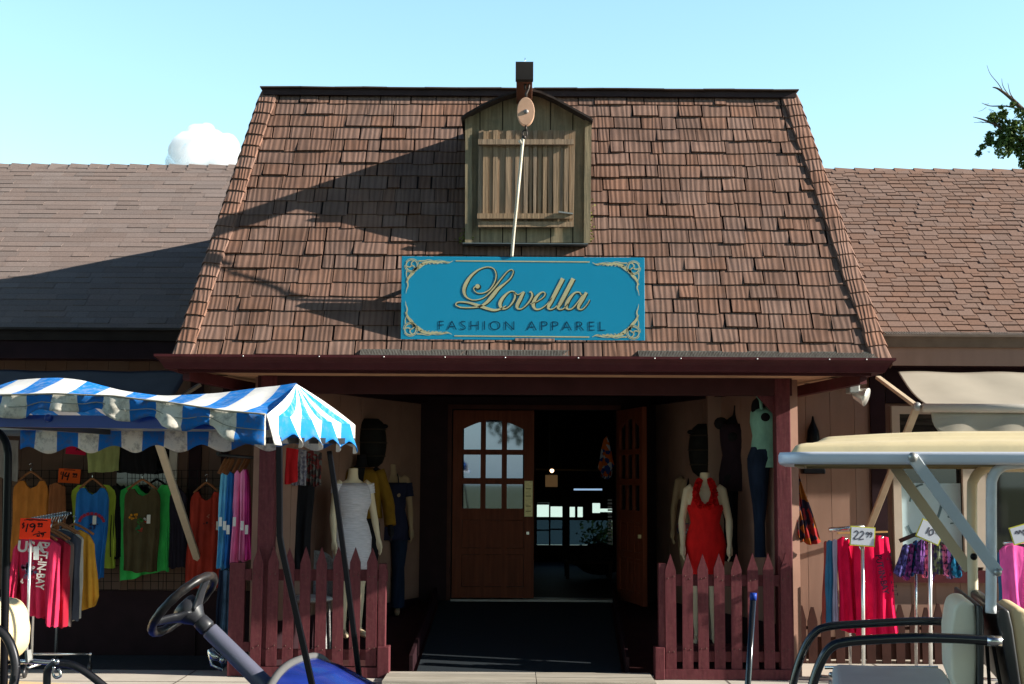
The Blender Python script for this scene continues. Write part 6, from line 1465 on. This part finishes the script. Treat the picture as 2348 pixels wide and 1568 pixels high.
# white wicker chair behind the left fence
wk = plaid('white_wicker', (.45, .45, .44), (.32, .33, .33), (.5, .5, .5), 90)
Yc = 11.85
def wick(cu, vtop, label):
    c = P(cu, 1450, Yc); zt_ = P(cu, vtop, Yc).z; zs_ = zt_ - .42
    t = thing('wicker_chair', (c.x, Yc + .25, .1), label, 'chair', 'white wicker chairs behind the left fence')
    b = B(); b.sheet(lambda u, v: (Vector((c.x + .24 * math.sin((u - .5) * 3.0), Yc + .34 - .30 * (1 - math.cos((u - .5) * 3.0)) * .8, lerp(zs_, zt_ - .16 * abs(2 * u - 1) ** 2.2, v))), Vector((0, .6, 0))), 24, 10, .02); b.build('backrest', wk, t)
    b = B(); b.ball((c.x, Yc + .12, zs_), .235, 20, (1, .85, .16)); b.build('seat', wk, t)
    for dx, dy in ((-.18, -.05), (.18, -.05), (-.17, .3), (.17, .3)):
        b = B(); b.tube([(c.x + dx, Yc + dy, zs_), (c.x + dx * 1.1, Yc + dy, .1)], .014, 8); b.build('leg', wk, t)
wick(698, 1266, 'white wicker chair behind the left fence, below the hanging trousers')
# shawl by the right post, teal etc. done above
sc_ = plaid('shawl_print', (.02, .015, .03), (.26, .02, .02), (.24, .07, .01), 16)
t = item('shawl', 'red and black patterned shawl hanging with pointed ends right of the porch post', 'shawl', [(1812, 1045), (1818, 1048), (1822, 1060), (1828, 1075)], [(1818, 1245), (1842, 1238), (1858, 1252), (1882, 1244)], 11.6, sc_, .03, .03, 3, 2,
         extra=[([(1812, 1060), (1820, 1070), (1826, 1085)], [(1822, 1225), (1834, 1240), (1846, 1225)], -.06)])
# ---- racks on the right
def frack(label, u, vtop, Y, vb=1548, u2=None):
    tpt = P(u, vtop, Y); bpt = Vector((P(u + 1, 1500, Y).x, Y, .05))
    t = thing('clothes_rack', (bpt.x, Y, .012), label, 'clothes rack'); b = B(); b.tube([tpt, bpt], .0155, 10); b.build('pole', M('bright_chrome', (.8, .8, .78)), t)
    b = B(); b.tube([bpt + Vector((-.34, .2, .0)), bpt, bpt + Vector((.36, .1, 0))], .013, 8); b.tube([bpt + Vector((-.30, -.16, .0)), bpt + Vector((.30, .34, 0))], .013, 8); b.build('base', steel, t)
    for dx, dy in ((-.34, .2), (.36, .1), (-.30, -.16), (.30, .34)):
        b = B(); b.ball(bpt + Vector((dx, dy, -.005)), .032, 10); b.build('caster', M('grey_caster', (.25, .25, .26), rough=.3, metal=.4), t)
    return t, tpt
holder = M('yellow_card_frame', (.50, .48, .06), rough=.5); wcard = M('white_card', (.52, .54, .60), rough=.5, var=.02)
inkb = M('grey_marker', (.10, .10, .13), rough=.6)
Yr = 11.08
k1, tp = frack('chrome rack holding crimson sweatpants right of the porch post', 1977, 1250, Yr)
b = B(); b.tube([P(1946, 1300, Yr + .35), Vector((P(1948, 1500, Yr + .35).x, Yr + .35, .04))], .012, 8); b.build('upright', steel, k1)
b = B(); b.tube([P(1900, 1215, Yr + .3), P(1980, 1208, Yr + .3)], .02, 8); b.tube([tp + Vector((0, 0, -.05)), P(1950, 1215, Yr + .3)], .012, 8); b.build('arm', steel, k1)
card('price_sign', 'yellow-edged price card 22.99 on the sweatpants rack', 1951, 2003, 1210, 1249, Yr - .03, wcard,
     [(.010, [(-.72, .4), (-.55, .6), (-.4, .3), (-.75, -.35), (-.35, -.3)]), (.010, [(-.25, .4), (-.05, .6), (.08, .3), (-.3, -.35), (.1, -.3)]), (.008, D9(.4, .25, .3)), (.008, D9(.68, .25, .3))], rot=-4, ink=inkb, border=holder)
ps = item('sweatpants', 'crimson sweatpants with dark lettering down the leg on the first right rack', 'sweatpants', [(1958, 1240), (1975, 1228), (2000, 1226), (2020, 1228), (2036, 1232)], [(1962, 1462), (1985, 1466), (2008, 1468), (2032, 1464), (2060, 1452)], Yr + .08, fb('crimson_jersey', (.68, .006, .06)), .06, .022, 4, 3)
item('sweatpants', 'second crimson sweatpants behind the lettered pair', 'sweatpants', [(1918, 1238), (1932, 1230), (1950, 1240), (1962, 1236)], [(1924, 1440), (1945, 1448), (1965, 1455), (1985, 1450)], Yr + .18, fb('crimson_jersey', (.68, .006, .06)), .06, .02, 3, 8)
item('sweatpants', 'lilac sweatpants squeezed between the blue and crimson ones', 'sweatpants', [(1908, 1240), (1914, 1236), (1922, 1240)], [(1905, 1432), (1912, 1436), (1921, 1434)], Yr + .2, fb('lilac_jersey', (.36, .32, .45)), .05, .01, 2, 4)
item('sweatpants', 'steel blue sweatpants at the left of the first right rack', 'sweatpants', [(1894, 1244), (1901, 1238), (1910, 1242)], [(1891, 1428), (1900, 1434), (1909, 1430)], Yr + .22, fb('steel_blue_jersey', (.035, .14, .27)), .05, .01, 2, 5)
item('sweatpants', 'dull red sweatpants at the outer left edge of the first right rack', 'sweatpants', [(1888, 1246), (1892, 1240), (1897, 1246)], [(1886, 1430), (1890, 1434), (1895, 1430)], Yr + .26, fb('brick_jersey', (.30, .06, .05)), .05, .01, 2, 6)
for sxx, (s_, uu, n_) in enumerate((('PUT-IN-BAY', 2018, .05),)):
    o_ = P(2013, 1272, Yr - .015); e_ = P(2031, 1362, Yr - .015); rt = e_ - o_; q_ = Vector((-rt.z, 0, rt.x)).normalized(); q_ = q_ if q_.x > 0 else -q_
    b = B(); b.add([o_ + rt * ((v.x - min(xs)) / (max(xs) - min(xs))) + q_ * ((v.z - min(zz)) / (max(zz) - min(zz)) - .5) * .055 for v in tb_.v], [tuple(f) for f in tb_.f]); b.build('lettering', M('dark_print', (.03, .01, .03), rough=.8), ps)
b = B()
for i in range(11):
    if i in (3, 6): continue
    p = P(2037 + i * 1.6, 1272 + i * 9, Yr - .012); b.beam(p + Vector((-.018, 0, 0)), p + Vector((.018, 0, -.004)), .006, .002); b.beam(p + Vector((-.018 if i % 2 else .016, 0, -.012)), p + Vector((-.018 if i % 2 else .016, 0, .012)), .006, .002)
b.build('lettering', MATS['dark_print'], ps)
wh = M('light_wood_hanger', (.50, .27, .10), rough=.5)
b = B(); b.beam(P(1920, 1222, Yr + .05), P(2034, 1219, Yr + .05), .03, .014); b.build('hanger', wh, ps)
b = B(); b.ball(P(2022, 1232, Yr + .0), .014, 8); b.ball(P(1938, 1236, Yr + .1), .011, 8); b.build('clip', steel, ps)
k2, tp = frack('chrome rack holding patterned shorts under the window with the pale poster', 2131, 1236, Yr - .05)
b = B(); b.tube([P(2098, 1250, Yr + .2), Vector((P(2099, 1500, Yr + .2).x, Yr + .2, .04))], .013, 8); b.build('upright', steel, k2)
b = B(); b.tube([P(2062, 1240, Yr + .15), P(2098, 1225, Yr + .1), P(2140, 1240, Yr), P(2190, 1248, Yr)], .018, 8); b.build('arm', blackp, k2)
card('price_sign', 'tilted yellow-edged price card 10.99 above the patterned shorts', 2107, 2158, 1200, 1239, Yr - .10, wcard, [(.012, [(-.25, .45), (-.3, -.35)]), (.012, [(.1, .4), (-.12, .05), (.05, -.35), (.28, .0), (.12, .4)]), (.009, [(.45, .2), (.75, .15)])], rot=-24, ink=inkb, border=holder)
rd = random.Random(31)
cols = [(.05, .04, .16), (.20, .03, .16), (.02, .10, .25), (.10, .03, .15), (.50, .10, .20), (.12, .05, .20), (.06, .07, .04), (.55, .12, .24), (.22, .16, .36), (.01, .14, .26)]
nmz = ['navy', 'plum', 'teal', 'dark violet', 'rose', 'purple', 'olive', 'pink', 'lavender', 'turquoise']
u = 2052
for i in range(10):
    du = 14; k_ = (i - 4.5) / 4.5; vt = 1246 + 6 * abs(k_) - 6 + (6 if i < 2 else 0)
    mat = plaid('shorts_print_%d' % i, cols[i], tuple(min(1, c * 1.9 + .03) for c in cols[i]), (.03, .025, .07), 45)
    item('shorts', 'pair of %s patterned shorts on the second right rack' % nmz[i], 'shorts', [(2068 + i * 12.2, vt), (2076 + i * 12.2, vt - 5), (2084 + i * 12.2, vt)], [(2048 + i * 14.8, 1312 + 6 * math.sin(i)), (2060 + i * 14.8, 1322 + 8 * math.sin(i * 1.7)), (2072 + i * 14.8, 1316 + 8 * math.sin(i * 2.1))], Yr + .02 + .05 * (i % 3), mat, .05, .012, 2, i, None, 'patterned shorts on the second right rack')
k3, tp = frack('chrome rack with pink clothes at the right edge of the picture', 2352, 1240, Yr - .1)
b = B(); b.tube([P(2300, 1245, Yr), P(2400, 1240, Yr)], .015, 8); b.build('arm', steel, k3)
card('price_sign', 'yellow-edged price card on the rack at the right edge', 2319, 2376, 1204, 1240, Yr - .14, wcard, [(.010, [(-.7, .2), (-.55, .5), (-.45, .1), (-.3, .5), (-.2, .1)]), (.010, [(.0, .4), (-.1, .0), (.1, -.3), (.2, .1), (.0, .4)])], rot=16, ink=inkb, border=holder)
item('shirt', 'bright pink shirt with small print on the rack at the right edge', 'shirt', [(2290, 1262), (2302, 1252), (2322, 1248), (2345, 1254), (2372, 1262)], [(2300, 1452), (2315, 1456), (2335, 1456), (2352, 1456), (2374, 1452)], Yr - .02, fb('hot_pink_jersey', (.85, .12, .42)), .05, .02, 3, 4)
item('shirt', 'steel blue shirt peeking out behind the bright pink one at the right edge', 'shirt', [(2286, 1268), (2296, 1262), (2306, 1268)], [(2290, 1386), (2300, 1392), (2312, 1388)], Yr + .1, fb('steel_blue_jersey', (.035, .14, .27)), .04, .01, 2, 3)
# ---- things inside the shop
t = thing('pendant_lamp', P(1265, 1079, 17), 'tiny warm lamp glowing inside the dark shop', 'lamp'); p = P(1265, 1079, 17)
b = B(); b.ball(p, .026, 10); b.build('bulb', emis('lamp_glow', (1, .62, .32), 3.0), t); b = B(); b.tube([p + Vector((0, 0, .02)), (p.x, 17, 2.75)], .004, 5); b.tube([p + Vector((0, 0, .02)), p + Vector((0, 0, .07))], .02, 8); b.build('cord', blackp, t)
t = thing('price_sign', P(1264, 1102, 16.5), 'small tan card hanging inside the dark doorway', 'sign'); a_, c_ = P(1250, 1116, 16.5), P(1278, 1089, 16.5); b = B(); b.box((a_.x, 16.5, a_.z), (c_.x, 16.51, c_.z)); b.build('card', emis('glowing_tan_card', (.30, .17, .07), .10), t)  # plain unlit card with a faint glow added to its colour
b = B(); b.tube([(a_.x + .05, 16.5, c_.z), (a_.x + .05, 16.5, 2.75)], .003, 4); b.build('cord', blackp, t)
p, q = P(1315, 1122, 18), P(1380, 1122, 18)
b = B(); b.tube([p, q], .012, 8); t = b.build('tube_light', emis('cold_tube_light', (.45, .68, 1), .3), None, label='thin cold tube light inside the dark shop', cat='light', origin=tuple(p))
b = B(); b.tube([P(1228, 1076, 17.5), P(1395, 1079, 17.5)], .012, 6); b.build('ceiling_rail', M('dull_brass_rail', (.20, .14, .07), rough=.4), None, label='thin dull rail crossing the doorway inside the shop', cat='rail', origin=tuple(P(1228, 1076, 17.5)))
item('scarf', 'orange, white and blue scarf hanging just inside the open door', 'scarf', [(1383, 1008), (1390, 1000), (1396, 1012)], [(1370, 1072), (1386, 1098), (1408, 1066)], 14.9, plaid('scarf_print', (.02, .05, .20), (.40, .42, .46), (.55, .12, .02), 20), .03, .02, 2, 3)
item('scarf', 'small white and red striped cloth hanging lower inside the open door', 'scarf', [(1380, 1075), (1392, 1068), (1406, 1062)], [(1376, 1092), (1392, 1100), (1402, 1092)], 15.0, plaid('cloth_print', (.40, .42, .46), (.30, .05, .03), (.03, .08, .22), 24), .03, .02, 2, 4)
b = B()
for i in range(14):
    p = P(1399, 1146 + i * 7.6, 15.2); b.box((p.x - .03, 15.2, p.z - .012), (p.x + .02, 15.22, p.z + .008))
t = b.build('garland', M('garland_white', (.45, .46, .48), rough=.8), None, label='vertical white beaded strip hanging beside the open door', cat='garland', origin=tuple(P(1399, 1146, 15.2)))
Yi = 17.0; p, q = P(1296, 1378, Yi), P(1405, 1288, Yi)
t = thing('display_table', ((p.x + q.x) / 2, Yi + .3, zD), 'dark display table inside the shop doorway', 'table'); b = B(); b.box((p.x, Yi, q.z - .03), (q.x, Yi + .6, q.z)); b.build('table_top', dark_in, t)
for dx in (p.x + .03, q.x - .03):
    for dy in (.05, .55):
        b = B(); b.box((dx - .02, Yi + dy - .02, zD - .01), (dx + .02, Yi + dy + .02, q.z - .03)); b.build('leg', dark_in, t)
t = thing('clothes_pile', (q.x - .2, Yi + .3, q.z), 'dark rounded pile of folded clothes on the display table inside the shop', 'clothes'); b = B(); b.ball((q.x - .15, Yi + .3, q.z + .02), .3, 18, (1.1, .8, .7)); b.ball((q.x - .35, Yi + .25, q.z + .02), .2, 14, (1.2, .8, .5)); b.build('heap', blackf, t)
# shrub and lawn seen through the rear window
rd = random.Random(77); t = thing('shrub', (P(1372, 1260, 27).x, 27, 0), 'leafy green shrub seen through the rear window of the shop', 'shrub')
b = B(); c = P(1372, 1225, 27); b.tube([(c.x, 27, 0), (c.x, 27, c.z)], .04, 6); b.build('stem', bark, t)
b = B()
for _ in range(9): leafcloud(b, c + Vector((rd.uniform(-.35, .35), rd.uniform(-.3, .3), rd.uniform(-.35, .3))), .28, 40, .06, rd)
b.build('leaves', leafm, t)
